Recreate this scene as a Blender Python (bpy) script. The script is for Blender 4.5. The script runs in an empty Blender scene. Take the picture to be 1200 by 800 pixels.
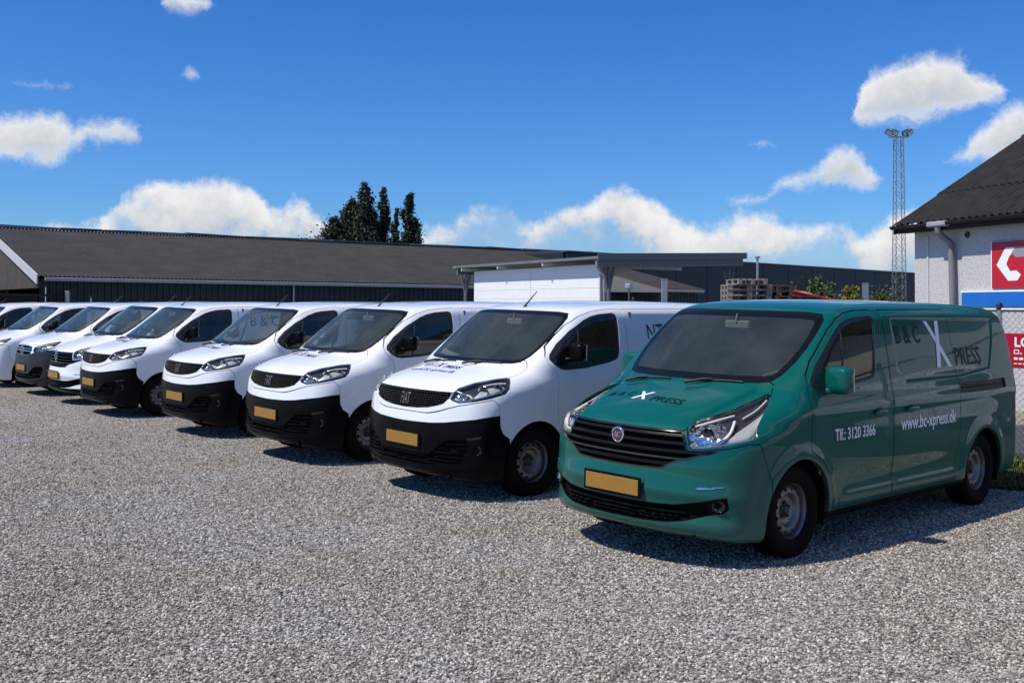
import bpy, math, random
import numpy as np
from mathutils import Matrix, Vector, Euler

# ---------------------------------------------------------------- camera
sc = bpy.context.scene
col = sc.collection
CAM_H = 1.79
cam_d = bpy.data.cameras.new('camera'); cam = bpy.data.objects.new('camera', cam_d); col.objects.link(cam)
cam_d.sensor_width = 36; cam_d.lens = 36.6; cam_d.shift_y = -70 / 1200; cam_d.clip_start = .05; cam_d.clip_end = 6000
cam.matrix_world = Matrix.Translation((0, 0, CAM_H)) @ Matrix.Rotation(math.radians(90 + 1.4556), 4, 'X') @ Matrix.Rotation(math.radians(.3), 4, 'Z')
sc.camera = cam

# ---------------------------------------------------------------- sun, sky, exposure
SUN = Vector((-.641, -.278, 1.0)).normalized()          # towards the sun
sun_d = bpy.data.lights.new('sun', 'SUN'); sun_d.energy = 4.9; sun_d.angle = math.radians(.53); sun_d.color = (1, .94, .85)
sun = bpy.data.objects.new('sun', sun_d); col.objects.link(sun)
sun.rotation_euler = SUN.to_track_quat('Z', 'Y').to_euler()
sc.view_settings.view_transform = 'Standard'; sc.view_settings.look = 'None'
sc.view_settings.exposure = -0.1; sc.view_settings.gamma = 1.0; sc.view_settings.use_curve_mapping = False

world = bpy.data.worlds.new('World'); sc.world = world; world.use_nodes = True
def px2dir(px, py):
    """direction of the sky (azimuth, elevation in degrees) for a place in the 1200 x 800 picture"""
    v = cam.matrix_world.to_3x3() @ Vector(((px - 600) / 1220, -(py - 330) / 1220, -1))
    return math.degrees(math.atan2(v.x, v.y)), math.degrees(math.asin(v.normalized().z))
# cumulus by azimuth: (x, top, base) runs; three decks
DECKS = [
    [[(-900, 255, 330), (-500, 230, 330), (-250, 262, 330), (0, 262, 330), (60, 262, 330), (100, 266, 330), (128, 250, 330), (140, 222, 330), (165, 209, 330), (200, 203, 330), (235, 197, 330), (265, 203, 330), (290, 212, 330), (318, 240, 330), (332, 234, 330), (352, 230, 330), (378, 245, 330), (400, 272, 330), (450, 285, 330), (500, 264, 330), (530, 258, 330),
      (545, 241, 330), (570, 234, 330), (598, 238, 330), (622, 262, 330), (640, 247, 330), (662, 237, 330), (690, 233, 330), (706, 213, 330), (726, 209, 330), (748, 225, 330), (775, 238, 330), (800, 256, 330), (832, 264, 330), (858, 262, 330), (872, 252, 330), (890, 245, 330), (908, 246, 330), (930, 261, 330), (955, 262, 330), (985, 257, 330), (1010, 269, 330), (1030, 261, 330), (1045, 244, 330), (1062, 238, 330), (1085, 240, 330), (1110, 252, 330), (1200, 260, 330), (1400, 215, 330), (1700, 250, 330), (2100, 240, 330)]],
    [[(-700, 60, 30), (-640, 40, 120), (-480, 20, 130), (-400, 60, 40), (-190, 160, 140), (-160, 120, 190), (-90, 110, 190), (0, 133, 186), (20, 126, 192), (42, 118, 196), (64, 121, 195), (78, 143, 186), (92, 137, 172), (112, 131, 171), (140, 134, 172), (158, 147, 171), (168, 168, 164), (182, 20, -10)], [(184, 6, 2), (195, -14, 17), (225, -20, 23), (245, -8, 21), (262, 10, 6), (270, 60, 20)],
     [(870, 180, 166), (880, 167, 178), (893, 163, 182), (906, 167, 178), (916, 182, 166)], [(996, 150, 140), (1004, 128, 149), (1010, 98, 152), (1022, 78, 151), (1040, 66, 150), (1060, 60, 149), (1085, 63, 144), (1106, 53, 136), (1130, 60, 133), (1150, 83, 130), (1172, 80, 122), (1184, 98, 106), (1190, 112, 100), (1390, 60, 30), (1430, 20, 110), (1600, 10, 120), (1660, 60, 40)]],
    [[(-10, 100, 94), (15, 91, 97), (50, 88, 100), (80, 98, 104), (90, 106, 96)], [(205, 96, 88), (214, 84, 96), (230, 85, 99), (240, 97, 90)], [(840, 240, 236), (870, 233, 247), (900, 232, 246), (903, 230, 246), (912, 208, 224), (930, 198, 226), (952, 196, 226), (970, 178, 226), (990, 169, 226), (1010, 176, 225), (1028, 197, 222), (1040, 218, 212)], [(1092, 200, 186), (1105, 182, 194), (1130, 168, 198), (1150, 148, 200), (1180, 120, 198), (1205, 114, 196), (1260, 118, 200), (1330, 160, 190), (1350, 190, 170)]]]

def build_world():
    nt = world.node_tree; nt.nodes.clear(); L = nt.links
    def N(t, **k):
        n = nt.nodes.new(t)
        for a, b in k.items(): setattr(n, a, b)
        return n
    def M(op, a, b=None, c=None, clamp=False):
        n = N('ShaderNodeMath', operation=op, use_clamp=clamp)
        for i, v in enumerate((a, b, c)):
            if v is None: continue
            if isinstance(v, (int, float)): n.inputs[i].default_value = v
            else: L.new(v, n.inputs[i])
        return n.outputs[0]
    def noise(scale, detail, rough, vec):
        n = N('ShaderNodeTexNoise'); n.inputs['Scale'].default_value = scale; n.inputs['Detail'].default_value = detail; n.inputs['Roughness'].default_value = rough
        L.new(vec, n.inputs['Vector']); sp = N('ShaderNodeSeparateXYZ'); sb = N('ShaderNodeVectorMath', operation='SUBTRACT'); sb.inputs[1].default_value = (.5, .5, .5)
        L.new(n.outputs['Color'], sb.inputs[0]); L.new(sb.outputs[0], sp.inputs[0]); return sp.outputs
    sky = N('ShaderNodeTexSky', sky_type='NISHITA', sun_disc=False)
    sky.sun_elevation = math.asin(SUN.z); sky.sun_rotation = math.atan2(SUN.x, SUN.y)
    sky.air_density = 1.0; sky.dust_density = .35; sky.ozone_density = 2.2; sky.altitude = 10
    hsv = N('ShaderNodeMixRGB', blend_type='MULTIPLY'); hsv.inputs[0].default_value = 1
    tcz = N('ShaderNodeTexCoord'); spz = N('ShaderNodeSeparateXYZ'); L.new(tcz.outputs['Generated'], spz.inputs[0])
    tint = N('ShaderNodeValToRGB'); tint.color_ramp.elements[0].position = .06; tint.color_ramp.elements[0].color = (.74, 1.38, 2.30, 1); tint.color_ramp.elements[1].position = .30; tint.color_ramp.elements[1].color = (.41, 1.16, 2.26, 1)   # deep blue of clean air after rain
    L.new(spz.outputs[2], tint.inputs[0]); L.new(tint.outputs[0], hsv.inputs[2]); L.new(sky.outputs[0], hsv.inputs[1])
    tc = N('ShaderNodeTexCoord'); d = tc.outputs['Generated']
    sep = N('ShaderNodeSeparateXYZ'); L.new(d, sep.inputs[0]); x, y, z = sep.outputs
    a1 = noise(7, 3, .6, d); a2 = noise(34, 6, .68, d)
    az = M('MULTIPLY', M('ARCTAN2', x, y), 57.2958); el = M('MULTIPLY', M('ARCSINE', z), 57.2958)
    azw = M('ADD', az, M('MULTIPLY_ADD', a2[0], 1.7, M('MULTIPLY', a1[0], 1.6)))
    elw = M('ADD', el, M('MULTIPLY_ADD', a2[1], 1.5, M('MULTIPLY', a1[1], 1.4)))
    u = M('MULTIPLY_ADD', azw, 1 / 140, .5, clamp=True)
    def lut(pts):
        n = N('ShaderNodeFloatCurve'); c = n.mapping.curves[0]
        n.mapping.use_clip = False; n.mapping.extend = 'HORIZONTAL'
        for i, (a, e) in enumerate(pts):
            p = (min(1, max(0, a / 140 + .5)), e / 60)
            if i < 2: c.points[i].location = p
            else: c.points.new(*p)
        for p in c.points: p.handle_type = 'VECTOR'
        n.mapping.update(); L.new(u, n.inputs['Value']); return M('MULTIPLY', n.outputs[0], 60.0)
    alpha = None; shade = None
    for k, deck in enumerate(DECKS):
        tp = []; bt = []; last = None
        for run in deck:
            pts = [(px2dir(px, a), px2dir(px, b)) for px, a, b in run]
            if last is not None:                      # open sky between two clouds
                for az_, mid in ((last[0] + .15, last[1]), (pts[0][0][0] - .15, pts[0][0][1])): tp.append((az_, mid - 1.2)); bt.append((az_, mid + 1.2))
            elif k: tp.append((pts[0][0][0] - .15, pts[0][0][1] - 1)); bt.append((pts[0][0][0] - .15, pts[0][0][1] + 1))
            for (a0, e0), (a1_, e1) in pts: tp.append((a0, e0)); bt.append((a0, e1))
            last = (pts[-1][0][0], pts[-1][0][1])
        if k: tp.append((last[0] + .15, last[1] - 1)); bt.append((last[0] + .15, last[1] + 1))
        T = lut(tp); B = lut(bt) if k else -1.0
        over = M('SUBTRACT', T, elw); under = M('SUBTRACT', elw, B)
        dd = M('MINIMUM', over, under)
        mr = N('ShaderNodeMapRange', interpolation_type='SMOOTHSTEP'); mr.inputs[1].default_value = -.12; mr.inputs[2].default_value = (.85, 1.05, 1.1)[k]
        L.new(M('MULTIPLY_ADD', a2[2], 1.5, dd), mr.inputs[0]); al = mr.outputs[0]
        rel = M('DIVIDE', under, M('MAXIMUM', M('ADD', over, under), .3))
        sh = M('MULTIPLY_ADD', rel, .95, .0) if k else M('SUBTRACT', .92, M('MULTIPLY', over, .24))
        if k == 0:
            ramp0 = N('ShaderNodeMapRange'); ramp0.inputs[1].default_value = 0; ramp0.inputs[2].default_value = 2.2; ramp0.inputs[3].default_value = .62; ramp0.inputs[4].default_value = 1.0; L.new(el, ramp0.inputs[0]); al = M('MULTIPLY', al, ramp0.outputs[0])
        if k == 0:          # gaps of blue in the lower bank
            gp = N('ShaderNodeMapRange', interpolation_type='SMOOTHSTEP'); gp.inputs[1].default_value = -.16; gp.inputs[2].default_value = .06; gp.inputs[3].default_value = .22; L.new(M('MULTIPLY_ADD', a1[2], 1.25, M('MULTIPLY_ADD', a2[0], .6, M('MULTIPLY_ADD', over, -.10, .13))), gp.inputs[0]); al = M('MULTIPLY', al, gp.outputs[0])
        if alpha is None: alpha, shade = al, sh
        else:
            shade = M('ADD', M('MULTIPLY', shade, M('SUBTRACT', 1.0, al)), M('MULTIPLY', sh, al)); alpha = M('MAXIMUM', alpha, al)
    # broken cloud higher up, above the picture and behind the camera
    cmb = N('ShaderNodeCombineXYZ'); zz = M('MAXIMUM', z, .12); L.new(M('DIVIDE', x, zz), cmb.inputs[0]); L.new(M('DIVIDE', y, zz), cmb.inputs[1])
    n3 = N('ShaderNodeTexNoise'); n3.inputs['Scale'].default_value = 1.15; n3.inputs['Detail'].default_value = 5; n3.inputs['Roughness'].default_value = .58; L.new(cmb.outputs[0], n3.inputs['Vector'])
    cv = N('ShaderNodeMapRange', interpolation_type='SMOOTHSTEP'); cv.inputs[1].default_value = .47; cv.inputs[2].default_value = .68; L.new(n3.outputs['Fac'], cv.inputs[0])
    hi = N('ShaderNodeMapRange', interpolation_type='SMOOTHSTEP'); hi.inputs[1].default_value = 17.5; hi.inputs[2].default_value = 27; L.new(el, hi.inputs[0])
    al = M('MULTIPLY', M('MULTIPLY', cv.outputs[0], .5), hi.outputs[0])
    shade = M('ADD', M('MULTIPLY', shade, M('SUBTRACT', 1.0, al)), M('MULTIPLY', al, .10)); alpha = M('MAXIMUM', alpha, al)
    shade = M('ADD', shade, M('MULTIPLY_ADD', a1[2], 1.1, M('MULTIPLY', a2[2], 1.0)))
    ramp = N('ShaderNodeValToRGB'); L.new(shade, ramp.inputs[0])
    e = ramp.color_ramp.elements; e[0].position = .05; e[0].color = (7.4, 8.6, 10.2, 1); e[1].position = .9; e[1].color = (15.2, 15.2, 15.1, 1)
    m = e.new(.45); m.color = (11.0, 11.6, 12.4, 1)
    mix = N('ShaderNodeMixRGB'); L.new(alpha, mix.inputs[0]); L.new(hsv.outputs[0], mix.inputs[1]); L.new(ramp.outputs[0], mix.inputs[2])
    bg = N('ShaderNodeBackground'); bg.inputs[1].default_value = .062; L.new(mix.outputs[0], bg.inputs[0])
    out = N('ShaderNodeOutputWorld'); L.new(bg.outputs[0], out.inputs[0])
build_world()
world.cycles.sampling_method = 'MANUAL'; world.cycles.sample_map_resolution = 256
# ---------------------------------------------------------------- numpy geometry kit
def lerp_tab(v, tab):
    t = np.asarray(tab, float)
    return np.interp(v, t[:, 0], t[:, 1])

def sstep(a, b, v):
    t = np.clip((v - a) / (b - a), 0.0, 1.0)
    return t * t * (3 - 2 * t)

def catmull(pts, n=10, closed=True):
    P = np.asarray(pts, float); m = len(P); out = []
    for i in range(m if closed else m - 1):
        if closed:
            p0, p1, p2, p3 = P[i - 1], P[i], P[(i + 1) % m], P[(i + 2) % m]
        else:
            p0, p1, p2, p3 = P[max(i - 1, 0)], P[i], P[i + 1], P[min(i + 2, m - 1)]
        # centripetal tangents keep tight corners from overshooting
        d1 = np.linalg.norm(p1 - p0) ** .5 + 1e-9; d2 = np.linalg.norm(p2 - p1) ** .5 + 1e-9; d3 = np.linalg.norm(p3 - p2) ** .5 + 1e-9
        m1 = (p1 - p0) / d1 - (p2 - p0) / (d1 + d2) + (p2 - p1) / d2
        m2 = (p2 - p1) / d2 - (p3 - p1) / (d2 + d3) + (p3 - p2) / d3
        m1 = m1 * d2; m2 = m2 * d2
        for k in range(n):
            t = k / n
            out.append((2 * t**3 - 3 * t**2 + 1) * p1 + (t**3 - 2 * t**2 + t) * m1 + (-2 * t**3 + 3 * t**2) * p2 + (t**3 - t**2) * m2)
    if not closed: out.append(P[-1])
    return np.array(out)

def sd_poly(u, v, poly, r=0.0):
    """signed distance to a closed polygon (negative inside); r rounds outer corners by using an inset polygon"""
    P = np.asarray(poly, float); u = np.asarray(u, float); v = np.asarray(v, float)
    d2 = np.full(u.shape, 1e9); ins = np.zeros(u.shape, bool); n = len(P)
    for i in range(n):
        ax, ay = P[i]; bx, by = P[(i + 1) % n]
        ex, ey = bx - ax, by - ay
        wx, wy = u - ax, v - ay
        t = np.clip((wx * ex + wy * ey) / (ex * ex + ey * ey + 1e-12), 0, 1)
        d2 = np.minimum(d2, (wx - t * ex) ** 2 + (wy - t * ey) ** 2)
        if ey != 0:
            c = ((ay <= v) & (by > v)) | ((by <= v) & (ay > v))
            ins ^= c & (u < ax + (v - ay) / ey * ex)
    d = np.sqrt(d2)
    return np.where(ins, -d, d) - r

class Grid2:
    """bilinear lookup of a 2-D field"""
    def __init__(s, fn, lo, hi, h):
        s.lo = np.array(lo, float); s.h = h
        s.n = [int(math.ceil((hi[k] - lo[k]) / h)) + 1 for k in range(2)]
        u = lo[0] + h * np.arange(s.n[0]); v = lo[1] + h * np.arange(s.n[1])
        U, V = np.meshgrid(u, v, indexing='ij')
        s.g = fn(U.ravel(), V.ravel()).reshape(s.n)
    def blur(s, k):
        for _ in range(k):
            g = np.pad(s.g, 1, mode='edge')
            s.g = (g[:-2, 1:-1] + g[2:, 1:-1] + g[1:-1, :-2] + g[1:-1, 2:] + 2 * g[1:-1, 1:-1]) / 6
        return s
    def __call__(s, u, v):
        a = np.clip((u - s.lo[0]) / s.h, 0, s.n[0] - 1.001); b = np.clip((v - s.lo[1]) / s.h, 0, s.n[1] - 1.001)
        i = a.astype(int); j = b.astype(int); a = a - i; b = b - j; g = s.g
        return (g[i, j] * (1 - a) + g[i + 1, j] * a) * (1 - b) + (g[i, j + 1] * (1 - a) + g[i + 1, j + 1] * a) * b

def smax(a, b, k):
    h = np.maximum(k - np.abs(a - b), 0.0) / k
    return np.maximum(a, b) + h * h * k * .25

def smin(a, b, k): return -smax(-a, -b, k)

def grad(F, P, e=1e-3):
    g = np.empty_like(P)
    for k in range(3):
        d = np.zeros(3); d[k] = e
        g[:, k] = (F(*(P + d).T) - F(*(P - d).T)) / (2 * e)
    return g

def surf_nets(F, lo, hi, h, half=True, ne=4e-3):
    """isosurface F=0 as a quad net; half: only y>=0, with the first row exactly on y=0. Returns verts, normals, triangles"""
    lo = np.array(lo, float)
    if half: lo[1] = -h / 2
    ax = [lo[k] + h * np.arange(int(math.ceil((hi[k] - lo[k]) / h)) + 1) for k in range(3)]
    X, Y, Z = np.meshgrid(*ax, indexing='ij')
    V = F(X.ravel(), Y.ravel(), Z.ravel()).reshape(X.shape)
    s = V < 0
    c = np.zeros([n - 1 for n in s.shape], int)
    for i in (0, 1):
        for j in (0, 1):
            for k in (0, 1):
                c += s[i:s.shape[0] - 1 + i, j:s.shape[1] - 1 + j, k:s.shape[2] - 1 + k]
    act = (c > 0) & (c < 8)
    idx = -np.ones(act.shape, int); I = np.argwhere(act); idx[act] = np.arange(len(I))
    P = lo + h * (I + .5)
    quads = []
    for a in range(3):
        b, d = (a + 1) % 3, (a + 2) % 3
        sl0 = [slice(None)] * 3; sl1 = [slice(None)] * 3
        sl0[a] = slice(0, -1); sl1[a] = slice(1, None)
        cr = s[tuple(sl0)] != s[tuple(sl1)]
        E = np.argwhere(cr)
        E = E[(E[:, b] > 0) & (E[:, d] > 0) & (E[:, b] < act.shape[b]) & (E[:, d] < act.shape[d])]
        q = []
        for ob, od in ((1, 1), (0, 1), (0, 0), (1, 0)):
            e = E.copy(); e[:, b] -= ob; e[:, d] -= od
            q.append(idx[tuple(e.T)])
        q = np.stack(q, 1)
        fl = ~s[tuple(E.T)]
        q[fl] = q[fl][:, ::-1]
        quads.append(q)
    Q = np.concatenate(quads)
    for it in range(7):
        f = F(*P.T); g = grad(F, P)
        st = (f / (np.sum(g * g, 1) + 1e-9))[:, None] * g
        ln = np.linalg.norm(st, axis=1, keepdims=True)
        P = P - st * np.minimum(1, 1.2 * h / (ln + 1e-9))
        if half: P[I[:, 1] == 0, 1] = 0
        if it < 3:      # relax along the surface so that quads stay even
            acc = np.zeros_like(P); cnt = np.zeros(len(P))
            for k in range(4):
                np.add.at(acc, Q[:, k], P[Q[:, (k + 1) % 4]]); np.add.at(cnt, Q[:, k], 1)
            P = P * .5 + .5 * acc / np.maximum(cnt, 1)[:, None]
            if half: P[I[:, 1] == 0, 1] = 0
    N = grad(F, P, ne); N /= np.linalg.norm(N, axis=1, keepdims=True) + 1e-12
    if half:
        N[I[:, 1] == 0, 1] = 0
    d0 = np.sum((P[Q[:, 0]] - P[Q[:, 2]]) ** 2, 1); d1 = np.sum((P[Q[:, 1]] - P[Q[:, 3]]) ** 2, 1)
    A = d0 <= d1
    T = np.concatenate([Q[A][:, [0, 1, 2]], Q[A][:, [0, 2, 3]], Q[~A][:, [0, 1, 3]], Q[~A][:, [1, 2, 3]]])
    return P, N, T

def compact(m):
    P, N, T = m
    if len(T) == 0: return np.zeros((0, 3)), np.zeros((0, 3)), np.zeros((0, 3), int)
    u, inv = np.unique(T, return_inverse=True)
    return P[u], N[u], inv.reshape(-1, 3)

def split(m, f):
    """cut a triangle mesh along the zero line of a per-vertex field: (f<0 part, f>=0 part)"""
    P, N, T = m
    f = np.where(np.abs(f) < 1e-7, 1e-7, f)
    s = f < 0
    c = s[T].sum(1)
    full, none, mix = T[c == 3], T[c == 0], T[(c == 1) | (c == 2)]
    if len(mix) == 0: return compact((P, N, full)), compact((P, N, none))
    cm = s[mix].sum(1)
    lone = np.where(cm[:, None] == 1, s[mix], ~s[mix]).argmax(1)
    R = np.stack([mix[np.arange(len(mix)), (lone + k) % 3] for k in range(3)], 1)
    e1 = np.sort(R[:, [0, 1]], 1); e2 = np.sort(R[:, [0, 2]], 1)
    E, inv = np.unique(np.concatenate([e1, e2]), axis=0, return_inverse=True); inv = inv.ravel()
    t = (f[E[:, 0]] / (f[E[:, 0]] - f[E[:, 1]]))[:, None]
    NP = P[E[:, 0]] * (1 - t) + P[E[:, 1]] * t
    NN = N[E[:, 0]] * (1 - t) + N[E[:, 1]] * t
    NN /= np.linalg.norm(NN, axis=1, keepdims=True) + 1e-12
    base = len(P); i1 = base + inv[:len(R)]; i2 = base + inv[len(R):]
    tri = np.stack([R[:, 0], i1, i2], 1)
    q1 = np.stack([i1, R[:, 1], R[:, 2]], 1); q2 = np.stack([i1, R[:, 2], i2], 1)
    inl = cm == 1
    A = np.concatenate([full, tri[inl], q1[~inl], q2[~inl]])
    B = np.concatenate([none, tri[~inl], q1[inl], q2[inl]])
    PP = np.concatenate([P, NP]); NNN = np.concatenate([N, NN])
    return compact((PP, NNN, A)), compact((PP, NNN, B))

def cat(*ms):
    ms = [m for m in ms if m is not None and len(m[2])]
    if not ms: return np.zeros((0, 3)), np.zeros((0, 3)), np.zeros((0, 3), int)
    o = 0; P = []; N = []; T = []
    for p, n, t in ms:
        P.append(p); N.append(n); T.append(t + o); o += len(p)
    return np.concatenate(P), np.concatenate(N), np.concatenate(T)

def mirror(m):
    P, N, T = m
    k = np.array([1, -1, 1.])
    return P * k, N * k, T[:, ::-1].copy()

def offset(m, d): return m[0] + m[1] * d, m[1], m[2]

def boundary(T):
    e = np.concatenate([T[:, [0, 1]], T[:, [1, 2]], T[:, [2, 0]]])
    k = np.sort(e, 1); _, inv, cnt = np.unique(k, axis=0, return_inverse=True, return_counts=True)
    return e[cnt[inv.ravel()] == 1]

def skirt(m, d, skip_mid=True):
    """turn the border of a panel inwards by d, so that it has an edge thickness"""
    P, N, T = m
    if len(T) == 0: return m
    b = boundary(T)
    if skip_mid: b = b[~((np.abs(P[b[:, 0], 1]) < 1e-6) & (np.abs(P[b[:, 1], 1]) < 1e-6))]
    if len(b) == 0: return m
    a, c = P[b[:, 0]], P[b[:, 1]]; na, nc = N[b[:, 0]], N[b[:, 1]]
    out = np.cross(c - a, na); out /= np.linalg.norm(out, axis=1, keepdims=True) + 1e-12
    k = len(b); Q = np.concatenate([a, c, c - nc * d, a - na * d])
    i = np.arange(k)
    t = np.concatenate([np.stack([i, i + 3 * k, i + k], 1), np.stack([i + k, i + 3 * k, i + 2 * k], 1)])
    return cat(m, (Q, np.tile(out, (4, 1)), t))

def grid_mesh(fn, nu, nv, close_u=False):
    """fn(u,v)->xyz for u,v in 0..1, smooth normals from the net"""
    u = np.linspace(0, 1, nu); v = np.linspace(0, 1, nv)
    U, V = np.meshgrid(u, v, indexing='ij')
    P = np.stack(fn(U, V), -1)
    i, j = np.meshgrid(np.arange(nu - 1), np.arange(nv - 1), indexing='ij')
    a = (i * nv + j).ravel(); b = a + nv; c = b + 1; d = a + 1
    T = np.concatenate([np.stack([a, b, c], 1), np.stack([a, c, d], 1)])
    P = P.reshape(-1, 3)
    return P, vnormals(P, T), T

def vnormals(P, T):
    n = np.cross(P[T[:, 1]] - P[T[:, 0]], P[T[:, 2]] - P[T[:, 0]])
    N = np.zeros_like(P)
    for k in range(3): np.add.at(N, T[:, k], n)
    return N / (np.linalg.norm(N, axis=1, keepdims=True) + 1e-12)

def flat(P, F):
    """polygons (lists of indices) to an unshared flat shaded triangle mesh"""
    P = np.asarray(P, float); pp = []; tt = []; o = 0; nn = []
    for f in F:
        q = P[list(f)]; n = np.zeros(3)
        for k in range(len(q)): n += np.cross(q[k], q[(k + 1) % len(q)])
        n /= np.linalg.norm(n) + 1e-12
        pp.append(q); nn.append(np.tile(n, (len(q), 1)))
        for k in range(1, len(q) - 1): tt.append((o, o + k, o + k + 1))
        o += len(q)
    return np.concatenate(pp), np.concatenate(nn), np.array(tt)

def box(x0, x1, y0, y1, z0, z1, bev=0.0):
    """box, with chamfered edges when bev>0"""
    if bev <= 0:
        P = [(x, y, z) for x in (x0, x1) for y in (y0, y1) for z in (z0, z1)]
        return flat(P, [(0, 1, 3, 2), (4, 6, 7, 5), (0, 4, 5, 1), (2, 3, 7, 6), (0, 2, 6, 4), (1, 5, 7, 3)])
    c = np.array([(x0 + x1) / 2, (y0 + y1) / 2, (z0 + z1) / 2]); hs = np.array([x1 - x0, y1 - y0, z1 - z0]) / 2
    b = min(bev, hs.min() * .9); P = []; ix = {}
    for sx in (-1, 1):
        for sy in (-1, 1):
            for sz in (-1, 1):
                for a in range(3):
                    v = hs.copy() - b; v[a] += b
                    ix[(sx, sy, sz, a)] = len(P); P.append(c + v * np.array([sx, sy, sz]))
    F = []
    def add(f):
        q = np.array([P[i] for i in f]); n = np.zeros(3)
        for k in range(len(q)): n += np.cross(q[k] - c, q[(k + 1) % len(q)] - c)
        F.append(f if np.dot(n, q.mean(0) - c) > 0 else f[::-1])
    for a in range(3):
        o = [k for k in range(3) if k != a]
        for sa in (-1, 1):
            f = []
            for s1, s2 in ((-1, -1), (1, -1), (1, 1), (-1, 1)):
                k = [0, 0, 0]; k[a] = sa; k[o[0]] = s1; k[o[1]] = s2; f.append(ix[(*k, a)])
            add(f)
        for s1 in (-1, 1):
            for s2 in (-1, 1):
                f = []
                for sa, w in ((-1, 0), (1, 0), (1, 1), (-1, 1)):
                    k = [0, 0, 0]; k[a] = sa; k[o[0]] = s1; k[o[1]] = s2; f.append(ix[(*k, o[w])])
                add(f)
    for sx in (-1, 1):
        for sy in (-1, 1):
            for sz in (-1, 1): add([ix[(sx, sy, sz, a)] for a in range(3)])
    return flat(P, F)

def tube(path, r, n=8, caps=True):
    """round bar along a path; r a number or one radius per point"""
    A = np.asarray(path, float); m = len(A); r = np.broadcast_to(np.asarray(r, float), (m,))
    t = np.gradient(A, axis=0) if m > 2 else np.tile(A[1] - A[0], (2, 1))
    t /= np.linalg.norm(t, axis=1, keepdims=True) + 1e-12
    up = np.array([0, 0, 1.]) if abs(t[0][2]) < .9 else np.array([1., 0, 0])
    P = []; N = []
    for i in range(m):
        b = np.cross(t[i], up); b /= np.linalg.norm(b) + 1e-12; c = np.cross(b, t[i]); up = c
        for k in range(n):
            w = 2 * math.pi * k / n; d = math.cos(w) * b + math.sin(w) * c
            P.append(A[i] + r[i] * d); N.append(d)
    T = []
    for i in range(m - 1):
        for k in range(n):
            a, b2 = i * n + k, i * n + (k + 1) % n
            T += [(a, b2, b2 + n), (a, b2 + n, a + n)]
    M = (np.array(P), np.array(N), np.array(T)[:, ::-1])
    if caps:
        M = cat(M, flat(M[0][:n], [list(range(n))]), flat(M[0][-n:], [list(range(n))[::-1]]))
    return M

def lathe(prof, n=48, axis=1, close=False, smooth=True):
    """prof: (radius, axial) pairs spun about local y (axis=1), z (2) or x (0)"""
    p = np.asarray(prof, float); m = len(p); w = np.linspace(0, 2 * math.pi, n, endpoint=False)
    R, W = np.meshgrid(p[:, 0], w, indexing='ij'); A = np.repeat(p[:, 1][:, None], n, 1)
    c, s = R * np.cos(W), R * np.sin(W)
    P = np.stack({0: (A, c, s), 1: (s, A, c), 2: (c, s, A)}[axis], -1).reshape(-1, 3)
    T = []
    for i in range(m - 1):
        a = i * n + np.arange(n); b = i * n + (np.arange(n) + 1) % n
        T += [np.stack([a, b, b + n], 1), np.stack([a, b + n, a + n], 1)]
    T = np.concatenate(T)
    M = (P, vnormals(P, T), T)
    if not smooth:
        Q = P[T].reshape(-1, 3); nn = np.cross(P[T[:, 1]] - P[T[:, 0]], P[T[:, 2]] - P[T[:, 0]]); nn /= np.linalg.norm(nn, axis=1, keepdims=True) + 1e-12
        M = (Q, np.repeat(nn, 3, 0), np.arange(len(Q)).reshape(-1, 3))
    return M

def xform(m, R=None, t=(0, 0, 0), s=1.0):
    P, N, T = m
    P = P * s
    if R is not None: P = P @ np.asarray(R).T; N = N @ np.asarray(R).T
    return P + np.asarray(t, float), N, T

def rotm(ax, a):
    c, s = math.cos(a), math.sin(a)
    return np.array({'x': [[1, 0, 0], [0, c, -s], [0, s, c]], 'y': [[c, 0, s], [0, 1, 0], [-s, 0, c]], 'z': [[c, -s, 0], [s, c, 0], [0, 0, 1]]}[ax], float)

def raycast(F, O, D, t0, t1, n=160):
    """first crossing from outside (F>0) to inside along rays O+tD"""
    O = np.atleast_2d(O); D = np.atleast_2d(D)
    O, D = np.broadcast_arrays(O, D)
    ts = np.linspace(t0, t1, n); hit = np.full(len(O), np.nan); prev = F(*(O + D * ts[0]).T)
    for k in range(1, n):
        f = F(*(O + D * ts[k]).T)
        c = np.isnan(hit) & (f < 0) & (prev >= 0); hit[c] = ts[k]; prev = f
    miss = np.isnan(hit); hit[miss] = t1
    a = hit - (ts[1] - ts[0]); b = hit.copy()
    for _ in range(25):
        mid = (a + b) / 2; f = F(*(O + D * mid[:, None]).T); ins = f < 0
        b = np.where(ins, mid, b); a = np.where(ins, a, mid)
    R = O + D * b[:, None]; R[miss] = np.nan
    return R
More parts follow.
